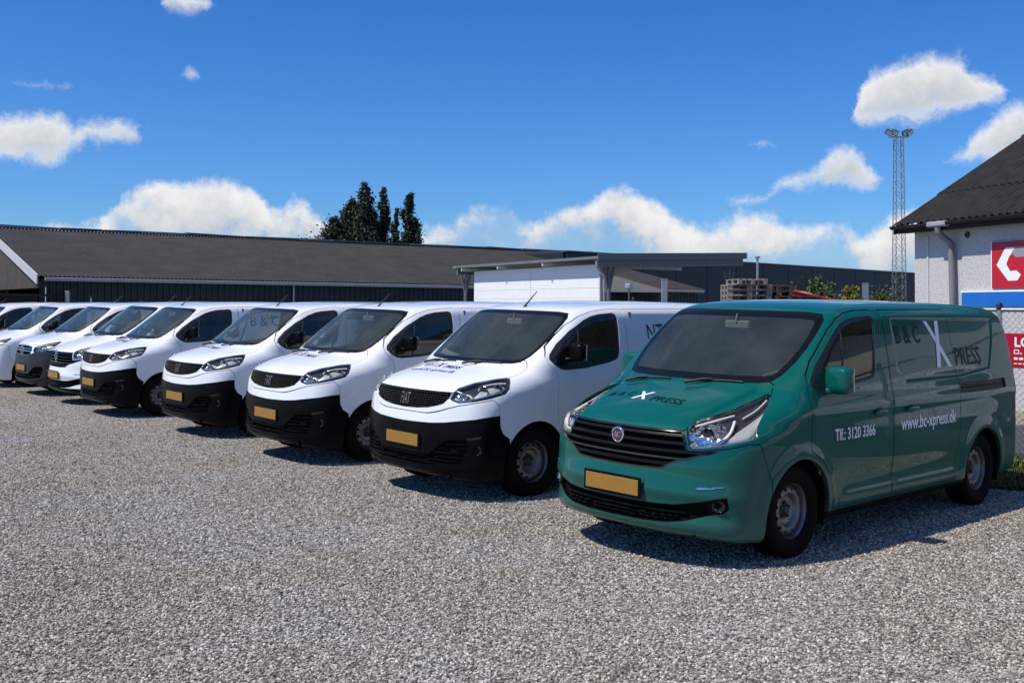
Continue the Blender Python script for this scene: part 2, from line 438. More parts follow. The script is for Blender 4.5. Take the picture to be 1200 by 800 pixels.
# ---------------------------------------------------------------- van bodies: x forward from the front axle, y left, z up
def van_field(S):
    prof = catmull(S['profile'], 10)
    G = Grid2(lambda u, v: sd_poly(u, v, prof), (-4.9, -0.3), (1.5, 2.5), .012).blur(3)
    def Y(x, z):
        y = lerp_tab(z, S['width'])
        y = y - S['nose'] * sstep(0.0, 1.0, x) ** 1.5 * lerp_tab(z, [(0, 1), (.7, 1), (1.2, .6)])
        y = y - S['tail'] * np.clip((S['tail_x'] - x) / 1.0, 0, 1.2) ** 2
        for wx in (0.0, -S['wb']):
            d = np.hypot(x - wx, z - S['wr'])
            y = y + S['flare'] * (1 - sstep(S['arch'] + .02, S['arch'] + S['flare_w'], d)) * sstep(-.2, .1, z - S['wr'] + .2)
        for fn in S['stamps']: y = y + fn(x, z)
        return y
    def F(x, y, z):
        a = np.abs(y); q = a / .95
        b = lerp_tab(z, S['bow']) * q ** S['bow_p'] * sstep(-1.6, -.7, x)
        b = b - S['rear_bow'] * q ** 4 * (1 - sstep(-3.2, -2.6, x))
        cr = S.get('crease', 0.0) * sstep(.0, .055, a - (.60 - .16 * np.clip(x, 0, 1))) * sstep(-.02, .12, x) * (1 - sstep(.62, .80, x)) * sstep(.90, .98, z) * (1 - sstep(.0, .05, z - 1.235))
        p = G(x + b, z + S['crown'] * q ** 2.5 + cr)
        s = a - Y(x, z)
        return smax(p, s, lerp_tab(z, S['round']) if 'round' in S else .12)
    return F

def bumpz(z, c, w): return np.exp(-((z - c) / w) ** 2)

TALENTO = dict(
    profile=[(.60, .20), (.86, .215), (.945, .265), (.958, .32), (.938, .40), (.948, .47), (.962, .525), (.952, .575), (.936, .64), (.928, .72), (.915, .83), (.895, .91), (.86, .96), (.78, 1.01), (.60, 1.085), (.40, 1.15), (.25, 1.195),
             (.15, 1.235), (.02, 1.325), (-.25, 1.52), (-.48, 1.685), (-.62, 1.776), (-.75, 1.818), (-.95, 1.846), (-1.3, 1.866), (-2.0, 1.878), (-2.8, 1.873), (-3.5, 1.856),
             (-3.8, 1.832), (-3.90, 1.79), (-3.95, 1.7), (-4.0, 1.3), (-4.03, .9), (-4.05, .6), (-4.05, .42), (-4.0, .32), (-3.85, .27), (-3.0, .25), (-2.0, .25), (-1.0, .25), (0, .24)],
    width=[(.1, .90), (.25, .925), (.4, .945), (.6, .957), (.85, .96), (1.02, .953), (1.12, .94), (1.22, .922), (1.4, .888), (1.6, .845), (1.75, .805), (1.85, .775), (2.0, .72)],
    bow=[(.2, .40), (.5, .36), (.7, .34), (.95, .36), (1.1, .33), (1.25, .24), (1.5, .17), (1.8, .12), (2, .1)], bow_p=2.6,
    rear_bow=.10, crown=.05, crease=.020, nose=.10, tail=.03, tail_x=-3.0, wb=3.098, wr=.335, arch=.392, flare=.014, flare_w=.14,
    round=[(.2, .08), (.6, .14), (.9, .13), (1.2, .10), (1.5, .10), (1.9, .16)],
    stamps=[])

SCUDO = dict(
    profile=[(.50, .20), (.76, .21), (.85, .25), (.875, .33), (.88, .5), (.885, .62), (.882, .70), (.872, .80), (.862, .89), (.843, .965), (.79, 1.032), (.66, 1.095), (.47, 1.15), (.28, 1.197),
             (.165, 1.235), (.03, 1.325), (-.22, 1.50), (-.43, 1.65), (-.58, 1.752), (-.72, 1.80), (-.92, 1.832), (-1.3, 1.855), (-2.0, 1.868), (-3.0, 1.862), (-3.7, 1.845),
             (-3.92, 1.818), (-4.0, 1.775), (-4.03, 1.68), (-4.06, 1.3), (-4.08, .9), (-4.09, .6), (-4.08, .42), (-4.02, .32), (-3.85, .27), (-3.0, .25), (-2.0, .25), (-1.0, .25), (0, .23)],
    width=[(.1, .89), (.25, .915), (.4, .93), (.6, .94), (.85, .945), (1.02, .942), (1.12, .932), (1.22, .915), (1.4, .878), (1.6, .835), (1.75, .797), (1.85, .765), (2.0, .71)],
    bow=[(.2, .30), (.5, .27), (.7, .27), (.95, .30), (1.1, .29), (1.25, .21), (1.5, .16), (1.8, .12), (2, .1)], bow_p=3.0,
    rear_bow=.10, crown=.05, nose=.06, tail=.03, tail_x=-3.0, wb=3.275, wr=.335, arch=.395, flare=.012, flare_w=.13,
    round=[(.2, .08), (.6, .14), (.9, .15), (1.2, .11), (1.5, .10), (1.9, .16)],
    stamps=[])
# ---------------------------------------------------------------- materials
MATS = {}
def mat(name, color=(.5, .5, .5), rough=.5, metal=0.0, coat=0.0, spec=.5, noise=0.0, nscale=8.0, bump=0.0, bscale=40.0, dirt=None, **kw):
    """plain Principled material with a little procedural unevenness"""
    if name in MATS: return MATS[name]
    m = bpy.data.materials.new(name); m.use_nodes = True; nt = m.node_tree; L = nt.links
    b = nt.nodes['Principled BSDF']
    b.inputs['Base Color'].default_value = (*color, 1); b.inputs['Roughness'].default_value = rough; b.inputs['Metallic'].default_value = metal
    b.inputs['Coat Weight'].default_value = coat; b.inputs['Coat Roughness'].default_value = kw.get('coat_rough', .03); b.inputs['Specular IOR Level'].default_value = spec
    tc = nt.nodes.new('ShaderNodeTexCoord')
    if noise > 0:
        n = nt.nodes.new('ShaderNodeTexNoise'); n.inputs['Scale'].default_value = nscale; n.inputs['Detail'].default_value = 6; n.inputs['Roughness'].default_value = .6
        L.new(tc.outputs['Object'], n.inputs['Vector'])
        r = nt.nodes.new('ShaderNodeValToRGB'); L.new(n.outputs['Fac'], r.inputs[0])
        e = r.color_ramp.elements; e[0].position = .3; e[1].position = .72
        e[0].color = (*[c * (1 - noise) for c in color], 1); e[1].color = (*[min(1, c * (1 + noise)) for c in color], 1)
        src = r.outputs[0]
        if dirt:
            n2 = nt.nodes.new('ShaderNodeTexNoise'); n2.inputs['Scale'].default_value = dirt[2]; n2.inputs['Detail'].default_value = 8; n2.inputs['Roughness'].default_value = .7
            L.new(tc.outputs['Object'], n2.inputs['Vector'])
            mr = nt.nodes.new('ShaderNodeMapRange'); mr.inputs[1].default_value = dirt[1]; mr.inputs[2].default_value = dirt[1] + .12; L.new(n2.outputs['Fac'], mr.inputs[0])
            mx = nt.nodes.new('ShaderNodeMixRGB'); L.new(mr.outputs[0], mx.inputs[0]); L.new(src, mx.inputs[1]); mx.inputs[2].default_value = (*dirt[0], 1); src = mx.outputs[0]
        L.new(src, b.inputs['Base Color'])
        rr = nt.nodes.new('ShaderNodeMapRange'); rr.inputs[3].default_value = max(.02, rough - .12 * min(1, noise * 4)); rr.inputs[4].default_value = min(1, rough + .1); L.new(n.outputs['Fac'], rr.inputs[0]); L.new(rr.outputs[0], b.inputs['Roughness'])
    if bump > 0:
        n3 = nt.nodes.new('ShaderNodeTexNoise'); n3.inputs['Scale'].default_value = bscale; n3.inputs['Detail'].default_value = 5
        L.new(tc.outputs['Object'], n3.inputs['Vector'])
        bp = nt.nodes.new('ShaderNodeBump'); bp.inputs['Strength'].default_value = bump; bp.inputs['Distance'].default_value = kw.get('bdist', .01); L.new(n3.outputs['Fac'], bp.inputs['Height']); L.new(bp.outputs[0], b.inputs['Normal'])
    if 'emit' in kw:
        b.inputs['Emission Color'].default_value = (*kw['emit'], 1); b.inputs['Emission Strength'].default_value = kw.get('estr', 1)
    MATS[name] = m; return m

def glass(name, tint, refl=1.0, ior=1.5, dust_veil=0.0):
    """thin pane: tinted see-through with a mirror coat that grows at grazing angles"""
    if name in MATS: return MATS[name]
    m = bpy.data.materials.new(name); m.use_nodes = True; nt = m.node_tree; nt.nodes.clear(); L = nt.links
    t = nt.nodes.new('ShaderNodeBsdfTransparent'); t.inputs[0].default_value = (*tint, 1)
    g = nt.nodes.new('ShaderNodeBsdfGlossy'); g.inputs['Roughness'].default_value = .012; g.inputs[0].default_value = (refl, refl * .97, refl * .80, 1)
    f = nt.nodes.new('ShaderNodeFresnel'); f.inputs[0].default_value = ior
    mx = nt.nodes.new('ShaderNodeMixShader'); L.new(f.outputs[0], mx.inputs[0]); L.new(t.outputs[0], mx.inputs[1]); L.new(g.outputs[0], mx.inputs[2])
    o = nt.nodes.new('ShaderNodeOutputMaterial'); src = mx.outputs[0]
    if dust_veil > 0:                      # dust film whose grey is put in for reflected sky
        df = nt.nodes.new('ShaderNodeBsdfDiffuse'); df.inputs[0].default_value = (.47, .53, .46, 1)
        tc = nt.nodes.new('ShaderNodeTexCoord'); nz = nt.nodes.new('ShaderNodeTexNoise'); nz.inputs['Scale'].default_value = 2.2; nz.inputs['Detail'].default_value = 6; L.new(tc.outputs['Object'], nz.inputs['Vector'])
        mr = nt.nodes.new('ShaderNodeMapRange'); mr.inputs[1].default_value = .3; mr.inputs[2].default_value = .7; mr.inputs[3].default_value = dust_veil * .55; mr.inputs[4].default_value = dust_veil * 1.45; L.new(nz.outputs['Fac'], mr.inputs[0])
        m2 = nt.nodes.new('ShaderNodeMixShader'); L.new(mr.outputs[0], m2.inputs[0]); L.new(src, m2.inputs[1]); L.new(df.outputs[0], m2.inputs[2]); src = m2.outputs[0]
    L.new(src, o.inputs[0]); MATS[name] = m; return m

def paint(name, color, metal=0.0, rough=.4, coat=1.0):
    """clear coated car paint with road dust, thicker low down where wheels throw it"""
    if name in MATS: return MATS[name]
    m = bpy.data.materials.new(name); m.use_nodes = True; nt = m.node_tree; L = nt.links
    b = nt.nodes['Principled BSDF']; b.inputs['Metallic'].default_value = metal; b.inputs['Roughness'].default_value = rough
    b.inputs['Coat Weight'].default_value = coat; b.inputs['Coat Roughness'].default_value = .015; b.inputs['Coat IOR'].default_value = 1.5; b.inputs['Specular IOR Level'].default_value = .08
    tc = nt.nodes.new('ShaderNodeTexCoord'); sp = nt.nodes.new('ShaderNodeSeparateXYZ'); L.new(tc.outputs['Object'], sp.inputs[0])
    n = nt.nodes.new('ShaderNodeTexNoise'); n.inputs['Scale'].default_value = 7; n.inputs['Detail'].default_value = 9; n.inputs['Roughness'].default_value = .7; L.new(tc.outputs['Object'], n.inputs['Vector'])
    mr = nt.nodes.new('ShaderNodeMapRange'); mr.inputs[1].default_value = .75; mr.inputs[2].default_value = .25; mr.inputs[3].default_value = .006; mr.inputs[4].default_value = .14; L.new(sp.outputs[2], mr.inputs[0])
    mu = nt.nodes.new('ShaderNodeMath'); mu.operation = 'MULTIPLY'; L.new(mr.outputs[0], mu.inputs[0]); L.new(n.outputs['Fac'], mu.inputs[1])
    mx = nt.nodes.new('ShaderNodeMixRGB'); L.new(mu.outputs[0], mx.inputs[0]); mx.inputs[1].default_value = (*color, 1); mx.inputs[2].default_value = (.28, .26, .23, 1); L.new(mx.outputs[0], b.inputs['Base Color'])
    cr = nt.nodes.new('ShaderNodeMapRange'); cr.inputs[3].default_value = .015; cr.inputs[4].default_value = .12; L.new(mu.outputs[0], cr.inputs[0]); L.new(cr.outputs[0], b.inputs['Coat Roughness'])
    MATS[name] = m; return m

GREEN = paint('teal_green_paint', (.0, .088, .070), metal=.0, rough=.38, coat=.68)
WHITE = paint('white_paint', (.80, .81, .82))
PLASTIC = mat('black_bumper_plastic', (.0035, .0035, .0042), .34, spec=.1, noise=.25, nscale=14, bump=.05, bscale=300, bdist=.002)
GLOSSB = mat('gloss_black', (.008, .008, .009), .12, coat=.6)
WING = mat('silver_lamp_wing', (.62, .62, .61), .3, metal=.35)
FRIT = mat('black_glass_border', (.005, .005, .006), .25, spec=.25)
SLATB = mat('grille_black', (.005, .005, .005), .4, spec=.2)
RUBBER = mat('window_rubber', (.012, .012, .012), .55)
TYRE = mat('tyre_rubber', (.0055, .0055, .0055), .85, spec=.12, noise=.3, nscale=12, bump=.2, bscale=90, bdist=.004)
STEEL = mat('painted_steel_wheel', (.19, .19, .19), .42, metal=.75, noise=.18, nscale=10)
CHROME = mat('chrome', (.80, .80, .80), .10, metal=1.0)
SATIN = mat('satin_silver', (.55, .55, .56), .28, metal=1.0)
MIRRORG = mat('mirror_glass', (.85, .87, .88), .02, metal=1.0)
def facet_mat():
    m = mat('faceted_reflector', (.86, .82, .74), .07, metal=1.0); nt = m.node_tree
    v = nt.nodes.new('ShaderNodeTexVoronoi'); v.inputs['Scale'].default_value = 26; tc = nt.nodes.new('ShaderNodeTexCoord'); nt.links.new(tc.outputs['Object'], v.inputs['Vector'])
    b = nt.nodes.new('ShaderNodeBump'); b.inputs['Strength'].default_value = .6; b.inputs['Distance'].default_value = .02; nt.links.new(v.outputs['Distance'], b.inputs['Height']); nt.links.new(b.outputs[0], nt.nodes['Principled BSDF'].inputs['Normal'])
    return m
FACET = facet_mat()
HOUSE = mat('lamp_housing', (.07, .07, .075), .3, metal=.5)
LAMPW = mat('lamp_light_guide', (.85, .86, .88), .15, coat=1)
REDL = mat('tail_lamp_red', (.22, .008, .01), .12, coat=1)
INTER = mat('dark_grey_interior_trim', (.10, .101, .10), .7, noise=.2, nscale=20)
SEATM = mat('grey_seat_fabric', (.13, .135, .14), .9, noise=.3, nscale=40, bump=.3, bscale=120, bdist=.004)
UNDER = mat('underbody', (.004, .004, .004), .95, spec=.1)
PLATE = mat('yellow_number_plate', (.30, .16, .022), .38, noise=.06, nscale=9)
TXT_BLACK = mat('black_lettering', (.006, .013, .014), .35)
TXT_WHITE = mat('white_lettering', (.82, .83, .84), .35)
TXT_BLUE = mat('blue_lettering', (.03, .07, .28), .35)
TXT_DKGREEN = mat('dark_green_lettering', (.002, .016, .014), .45, spec=.15)
WSGLASS = glass('windscreen_glass', (.88, .92, .89), .95, 1.64, .052)
DARKGLASS = glass('door_window_glass', (.42, .47, .46), .95, 1.7, .02)
LENS = glass('headlamp_lens', (.93, .94, .95), .9, 1.45)

# ---------------------------------------------------------------- objects
def to_mesh(name, m):
    P, N, T = m
    me = bpy.data.meshes.new(name)
    P = np.ascontiguousarray(P, np.float32); T = np.ascontiguousarray(T, np.int32)
    me.vertices.add(len(P)); me.vertices.foreach_set('co', P.ravel())
    me.loops.add(len(T) * 3); me.loops.foreach_set('vertex_index', T.ravel())
    me.polygons.add(len(T)); me.polygons.foreach_set('loop_start', np.arange(0, len(T) * 3, 3, dtype=np.int32))
    me.update(calc_edges=True)
    me.polygons.foreach_set('use_smooth', np.ones(len(T), bool))
    me.normals_split_custom_set_from_vertices(N.astype(np.float32))
    return me

def obj(name, m, material, parent=None, loc=None, **props):
    me = m if isinstance(m, bpy.types.Mesh) else to_mesh(name, m)
    if material is not None and len(me.materials) == 0: me.materials.append(material)
    o = bpy.data.objects.new(name, me); col.objects.link(o)
    if parent is not None: o.parent = parent
    if loc is not None: o.location = loc
    for k, v in props.items(): o[k] = v
    return o

def empty(name, label, category, loc=(0, 0, 0), rot=(0, 0, 0), group=None):
    o = bpy.data.objects.new(name, None); col.objects.link(o); o.location = loc; o.rotation_euler = rot
    o.empty_display_size = .2
    tag(o, label, category, group); return o

def tag(o, label=None, category=None, group=None, kind=None):
    if label: o['label'] = label
    if category: o['category'] = category
    if group: o['group'] = group
    if kind: o['kind'] = kind
    return o

def copy_tree(o, parent=None):
    c = o.copy(); col.objects.link(c)
    if parent is not None: c.parent = parent
    for ch in list(o.children): copy_tree(ch, c)
    return c

def text_mesh(s, size=1.0, bold=0.0, shear=0.0, spacing=1.0):
    """flat lettering outline (u right, v up), centred on u=0, baseline v=0"""
    cu = bpy.data.curves.new('text', 'FONT'); cu.body = s; cu.size = size; cu.align_x = 'CENTER'; cu.offset = bold * size; cu.shear = shear; cu.space_character = spacing; cu.resolution_u = 3
    ob = bpy.data.objects.new('text', cu); col.objects.link(ob)
    dg = bpy.context.evaluated_depsgraph_get(); ev = ob.evaluated_get(dg); me = ev.to_mesh()
    me.calc_loop_triangles()
    P = np.array([v.co[:] for v in me.vertices], float).reshape(-1, 3); T = np.array([t.vertices[:] for t in me.loop_triangles], int).reshape(-1, 3)
    ev.to_mesh_clear(); bpy.data.objects.remove(ob); bpy.data.curves.remove(cu)
    return P[:, :2], T

def subdiv_long(P, T, lim):
    """split long triangle edges so that flat lettering can follow a curved panel"""
    for _ in range(6):
        e = np.concatenate([T[:, [0, 1]], T[:, [1, 2]], T[:, [2, 0]]])
        ln = np.linalg.norm(P[e[:, 0]] - P[e[:, 1]], axis=1).reshape(3, -1)
        bad = ln.max(0) > lim
        if not bad.any(): break
        k = ln.argmax(0); out = [T[~bad]]; B = T[bad]; kb = k[bad]
        a = B[np.arange(len(B)), kb]; b = B[np.arange(len(B)), (kb + 1) % 3]; c = B[np.arange(len(B)), (kb + 2) % 3]
        mid = len(P) + np.arange(len(B)); P = np.concatenate([P, (P[a] + P[b]) / 2])
        out += [np.stack([a, mid, c], 1), np.stack([mid, b, c], 1)]; T = np.concatenate(out)
    return P, T
# ---------------------------------------------------------------- outlines of the two makes (metres, van coordinates)
def half(p): return [(-.2, p[0][1])] + list(p) + [(-.2, p[-1][1])]

BLIND_T = [(-1.50, 1.315), (-1.63, 1.195), (-2.62, 1.20), (-3.29, 1.252), (-3.46, 1.5), (-3.58, 1.735), (-1.54, 1.755)]
def stamp_poly(poly, depth, soft=.035):
    G = Grid2(lambda u, v: sd_poly(u, v, poly), (-4.3, .1), (1.1, 2.1), .012)
    return lambda x, z: -depth * (1 - sstep(-soft, 0.0, G(x, z)))
def talento_lines(x, z):
    # shoulder crease, door hollow, blister round the handles
    return .006 * np.tanh((1.10 + .0 * x - z) / .02) * sstep(-.1, -.4, x) * 0 - .012 * bumpz(z, .52, .10) * sstep(-.42, -.6, x) * (1 - sstep(-2.6, -2.4, -x * 0 + x)) * 0 \
        - .014 * bumpz(z, .50, .09) * sstep(-.45, -.70, x) * (1 - sstep(-2.45, -2.70, x)) + .010 * bumpz(z, .36, .05) * sstep(-.45, -.7, x) * (1 - sstep(-2.45, -2.7, x)) + .008 * bumpz(z, 1.06, .06)
TALENTO['stamps'] = [stamp_poly(BLIND_T, .008), talento_lines]
TALENTO.update(
    h=.016,
    screen=[(-.2, 1.778), (.25, 1.780), (.55, 1.778), (.69, 1.765), (.735, 1.72), (.757, 1.62), (.763, 1.5), (.75, 1.40), (.72, 1.31), (.68, 1.258), (.60, 1.246), (.35, 1.243), (-.2, 1.243)],
    window=[(-.20, 1.222), (-.205, 1.27), (-.30, 1.372), (-.455, 1.496), (-.60, 1.602), (-.74, 1.685), (-.86, 1.722), (-1.0, 1.742), (-1.22, 1.752), (-1.262, 1.735), (-1.272, 1.69), (-1.205, 1.51), (-1.135, 1.30), (-1.10, 1.268), (-1.03, 1.255), (-.78, 1.232), (-.32, 1.198), (-.24, 1.20)],
    divider=[(-.745, 1.69), (-.64, 1.225)],
    head=[(.428, .951), (.454, 1.000), (.537, 1.038), (.652, 1.082), (.755, 1.128), (.860, 1.172), (.893, 1.180), (.897, 1.149), (.872, 1.095), (.845, 1.045), (.818, .985), (.815, .945), (.826, .907), (.764, .886), (.608, .842), (.462, .818)],
    bulbs=[(.545, .918, .050)],
    guides=[([(.585, .85), (.64, .90), (.67, .96), (.675, 1.02)], .012), ([(.47, .832), (.56, .842), (.68, .872), (.79, .905)], .009), ([(.72, 1.04), (.80, 1.09), (.87, 1.15)], .007), ([(.46, .985), (.55, 1.02), (.66, 1.055)], .008)],
    grille=half([(0, .944), (.2, .945), (.418, .947), (.452, .83), (.46, .812), (.608, .836), (.66, .855), (.60, .803), (.5, .765), (.385, .722), (.31, .670), (.17, .660), (0, .658)]),
    gframe=.014, slats=[(.900, .918, SLATB, .0), (.845, .866, SLATB, .0), (.790, .812, SLATB, .0), (.744, .758, GLOSSB, .003), (.70, .722, SLATB, -.006)],
    intake=half([(0, .425), (.24, .427), (.39, .435), (.53, .470), (.672, .512), (.683, .425), (.651, .393), (.574, .375), (.44, .325), (.346, .307), (.19, .299), (0, .297)]),
    islats=[(.325, .337, -.1, .50), (.352, .364, -.1, .54), (.379, .391, -.1, .58), (.404, .414, -.1, .6)],
    blank=[(.545, .50), (.68, .53), (.70, .40), (.58, .36)],
    fog=(.624, .443), drl=[(.50, .566), (.655, .580), (.65, .566), (.52, .552)], drl_mat=SATIN,
    
    tail_lamp=[(-3.80, .86), (-4.3, .86), (-4.3, 1.30), (-3.88, 1.30)],
    bumper=[(.33, .0), (.36, .60), (.475, .868), (.57, .868), (.72, .826), (.80, .78), (1.3, .78), (1.3, .0)],
    hood=[(1.1, -.2), (1.1, .10), (.90, .43), (.785, .518), (.70, .531), (.572, .598), (.414, .667), (.25, .700), (.08, .738), (-.012, .705), (-.012, -.2)], hood_z=.935,
    door=[(-.115, .31), (-.12, .76), (-.146, 1.07), (-.158, 1.22), (-.20, 1.315), (-.30, 1.418), (-.46, 1.545), (-.60, 1.648), (-.74, 1.73), (-.88, 1.772), (-1.05, 1.793), (-1.28, 1.80), (-1.36, 1.785), (-1.392, 1.74), (-1.385, 1.5), (-1.362, 1.2), (-1.36, .31)],
    slide=[(-1.376, .31), (-1.378, 1.2), (-1.40, 1.5), (-1.41, 1.80), (-2.60, 1.805), (-2.585, 1.2), (-2.58, .70), (-2.54, .60), (-2.50, .31)],
    rail=[(-2.60, 1.065), (-2.60, 1.155), (-3.60, 1.165), (-3.60, 1.075)], rail_z=1.115, rail_x=(-2.64, -3.55),
    handle=[(-1.13, 1.0), (-1.66, .995)], mirror=(-.43, 1.0, 1.278), mirror_size=.90, frit=.05,
    lamp_bright=[(.40, .80), (.40, 1.0), (.56, 1.03), (.63, 1.0), (.665, .93), (.63, .87), (.60, .83)], lamp_silver=[(.60, .82), (.66, .90), (.70, .96), (.80, 1.04), (.88, 1.10), (.90, .9), (.8, .87)],
    wipers=[(.12, .02, .01, .50), (.12, -.58, .10, -.12)], plate_z=.52)

BLIND_S = [(-1.43, 1.74), (-1.40, 1.60), (-1.42, 1.36), (-1.50, 1.27), (-2.6, 1.27), (-3.45, 1.29), (-3.52, 1.40), (-3.56, 1.6), (-3.58, 1.74)]
SCUDO['stamps'] = [stamp_poly(BLIND_S, .011), lambda x, z: -.012 * bumpz(z, .50, .09) * sstep(-.45, -.70, x) * (1 - sstep(-2.6, -2.85, x)) + .008 * bumpz(z, .35, .05) * sstep(-.45, -.7, x) * (1 - sstep(-2.6, -2.85, x)) + .006 * bumpz(z, 1.08, .05) * sstep(.1, -.3, x)
                   + .006 * bumpz(np.hypot(x, z - .335), .53, .03) * sstep(.45, .62, z)]
SCUDO.update(
    h=.018,
    screen=[(-.2, 1.760), (.25, 1.762), (.55, 1.758), (.68, 1.745), (.725, 1.70), (.742, 1.62), (.75, 1.5), (.745, 1.40), (.728, 1.32), (.69, 1.268), (.62, 1.252), (.35, 1.246), (-.2, 1.244)],
    window=[(-.205, 1.30), (-.225, 1.345), (-.337, 1.448), (-.521, 1.571), (-.738, 1.678), (-.85, 1.715), (-.97, 1.737), (-1.18, 1.752), (-1.222, 1.738), (-1.237, 1.70), (-1.236, 1.583), (-1.211, 1.397), (-1.175, 1.30), (-1.13, 1.275), (-1.017, 1.250), (-.69, 1.206), (-.40, 1.195), (-.33, 1.205), (-.25, 1.25)],
    divider=[(-.66, 1.64), (-.56, 1.205)], rubber=.03,
    head=[(.470, .952), (.487, 1.010), (.505, 1.045), (.597, 1.090), (.74, 1.124), (.830, 1.137), (.868, 1.133), (.890, 1.10), (.897, 1.045), (.877, .998), (.79, .964), (.668, .930), (.558, .911), (.496, .930)],
    bulbs=[(.70, 1.02, .050), (.80, 1.045, .040), (.565, .965, .038)],
    guides=[([(.50, 1.03), (.57, 1.005), (.63, .985), (.645, .955)], .009), ([(.655, .96), (.75, .99), (.85, 1.03)], .008), ([(.66, 1.075), (.75, 1.10), (.85, 1.105)], .008), ([(.51, .955), (.565, .935), (.63, .945)], .008)],
    grille=half([(0, 1.006), (.25, 1.008), (.482, 1.008), (.468, .952), (.42, .896), (.36, .874), (.28, .852), (.15, .835), (0, .828)]),
    gframe=.010, slats=[], mesh_grille=(.84, 1.0),
    intake=half([(0, .425), (.30, .425), (.40, .52), (.47, .575), (.64, .59), (.66, .52), (.60, .36), (.44, .335), (.30, .315), (0, .308)]),
    islats=[(.330, .346, -.1, .9), (.362, .378, -.1, .9), (.394, .410, -.1, .9), (.437, .452, .4, .9), (.478, .493, .45, .9), (.52, .535, .5, .9), (.558, .572, .55, .9)],
    islat_lift=.03,
    fog=(.707, .49), fog_in=.004,
    trims=[([(.63, .60), (.74, .625), (.735, .60), (.64, .578)], GLOSSB, 'fog_lamp_lid', .006), ([(.2, .285), (.45, .296), (.62, .335), (.73, .385), (.735, .372), (.62, .318), (.45, .278), (.2, .268)], PLASTIC, 'lip_moulding', .012)],
    tail_lamp=[(-3.86, .90), (-4.3, .90), (-4.3, 1.38), (-3.93, 1.38)],
    bumper=[(.32, .0), (.345, .583), (.42, .632), (.452, .70), (.465, .90), (.52, .952), (.67, .92), (.75, .892), (.80, .86), (.86, .80), (1.3, .80), (1.3, .0)],
    bumper_black=lambda P: P[:, 2] - lerp_tab(P[:, 1], [(0, .705), (.15, .708), (.4, .717), (.565, .732), (.83, .775), (.93, .806)]),
    hood=[(1.1, -.2), (1.1, .10), (.93, .40), (.80, .56), (.727, .585), (.655, .585), (.516, .648), (.338, .729), (.245, .785), (.20, .80), (.085, .802), (.0, .785), (-.035, .74), (-.02, -.2)], hood_z=1.0,
    door=[(-.275, .31), (-.275, 1.0), (-.285, 1.14), (-.25, 1.18), (-.185, 1.26), (-.18, 1.33), (-.24, 1.42), (-.36, 1.515), (-.52, 1.628), (-.70, 1.715), (-.90, 1.765), (-1.1, 1.785), (-1.28, 1.795), (-1.335, 1.78), (-1.345, 1.70), (-1.335, 1.40), (-1.315, 1.2), (-1.31, .31)],
    slide=[(-1.326, .31), (-1.33, 1.2), (-1.352, 1.42), (-1.362, 1.79), (-2.66, 1.80), (-2.65, 1.2), (-2.64, .75), (-2.62, .62), (-2.60, .31)],
    rail=[(-2.68, 1.115), (-2.68, 1.165), (-3.72, 1.175), (-3.72, 1.125)], rail_z=1.145, rail_x=(-2.72, -3.66),
    handle=[(-1.14, 1.05), (-1.62, 1.05)], handle_mat=PLASTIC, mirror=(-.48, .99, 1.372), mirror_size=.80, frit=.036,
    lamp_bright=[(.47, .95), (.50, 1.0), (.56, 1.02), (.62, .985), (.62, .94), (.56, .915)], lamp_silver=[(.655, .965), (.68, 1.05), (.74, 1.075), (.85, 1.08), (.87, 1.05), (.84, 1.02), (.74, .98)], mirror_mat=PLASTIC, arm_mat=PLASTIC, antenna=(-.70, -.02),
    wipers=[(.12, .04, .02, .52), (.12, -.58, .10, -.10)], plate_z=.535, rim_mat=mat('dark_steel_wheel', (.09, .09, .095), .45, metal=.6, noise=.2, nscale=10))
# ---------------------------------------------------------------- building one van from its surface
def thz(P): return np.arctan2(P[:, 1], P[:, 0] + 1.0) * 1.5, P[:, 2]

def sym(m):
    """both halves of a centred part, welded along y=0"""
    P, N, T = m; n = len(P)
    if n == 0: return m
    mid = np.abs(P[:, 1]) < 1e-6
    idx = np.where(mid, np.arange(n), n + np.cumsum(~mid) - 1)
    k = np.array([1, -1, 1.])
    return np.concatenate([P, (P * k)[~mid]]), np.concatenate([N, (N * k)[~mid]]), np.concatenate([T, idx[T[:, ::-1]]])

def pieces(m):
    """connected pieces of a mesh"""
    P, N, T = m
    if len(T) == 0: return []
    lab = np.arange(len(P))
    while True:
        mn = lab[T].min(1); new = lab.copy()
        for k in range(3): np.minimum.at(new, T[:, k], mn)
        new = new[new]
        if (new == lab).all(): break
        lab = new
    out = []
    for c in np.unique(lab[T[:, 0]]):
        q = compact((P, N, T[lab[T[:, 0]] == c]))
        if len(q[2]) > 3: out.append(q)
    return out

def ray_side(F, x, z):
    x = np.atleast_1d(np.asarray(x, float)); z = np.broadcast_to(np.asarray(z, float), x.shape)
    return raycast(F, np.stack([x, np.full(x.shape, 1.12), z], 1), np.tile([0, -1., 0], (len(x), 1)), 0, .6, 60)

def ray_polar(F, q):
    q = np.atleast_2d(np.asarray(q, float)); th = q[:, 0] / 1.5
    D = np.stack([np.cos(th), np.sin(th), 0 * th], 1)
    O = np.stack([-1 + 0 * th, 0 * th, q[:, 1]], 1) + D * 2.4
    return raycast(F, O, -D, 0, 1.6, 90)

def unit_normals(F, Q):
    n = grad(F, Q, 4e-3); return n / (np.linalg.norm(n, axis=1, keepdims=True) + 1e-12)

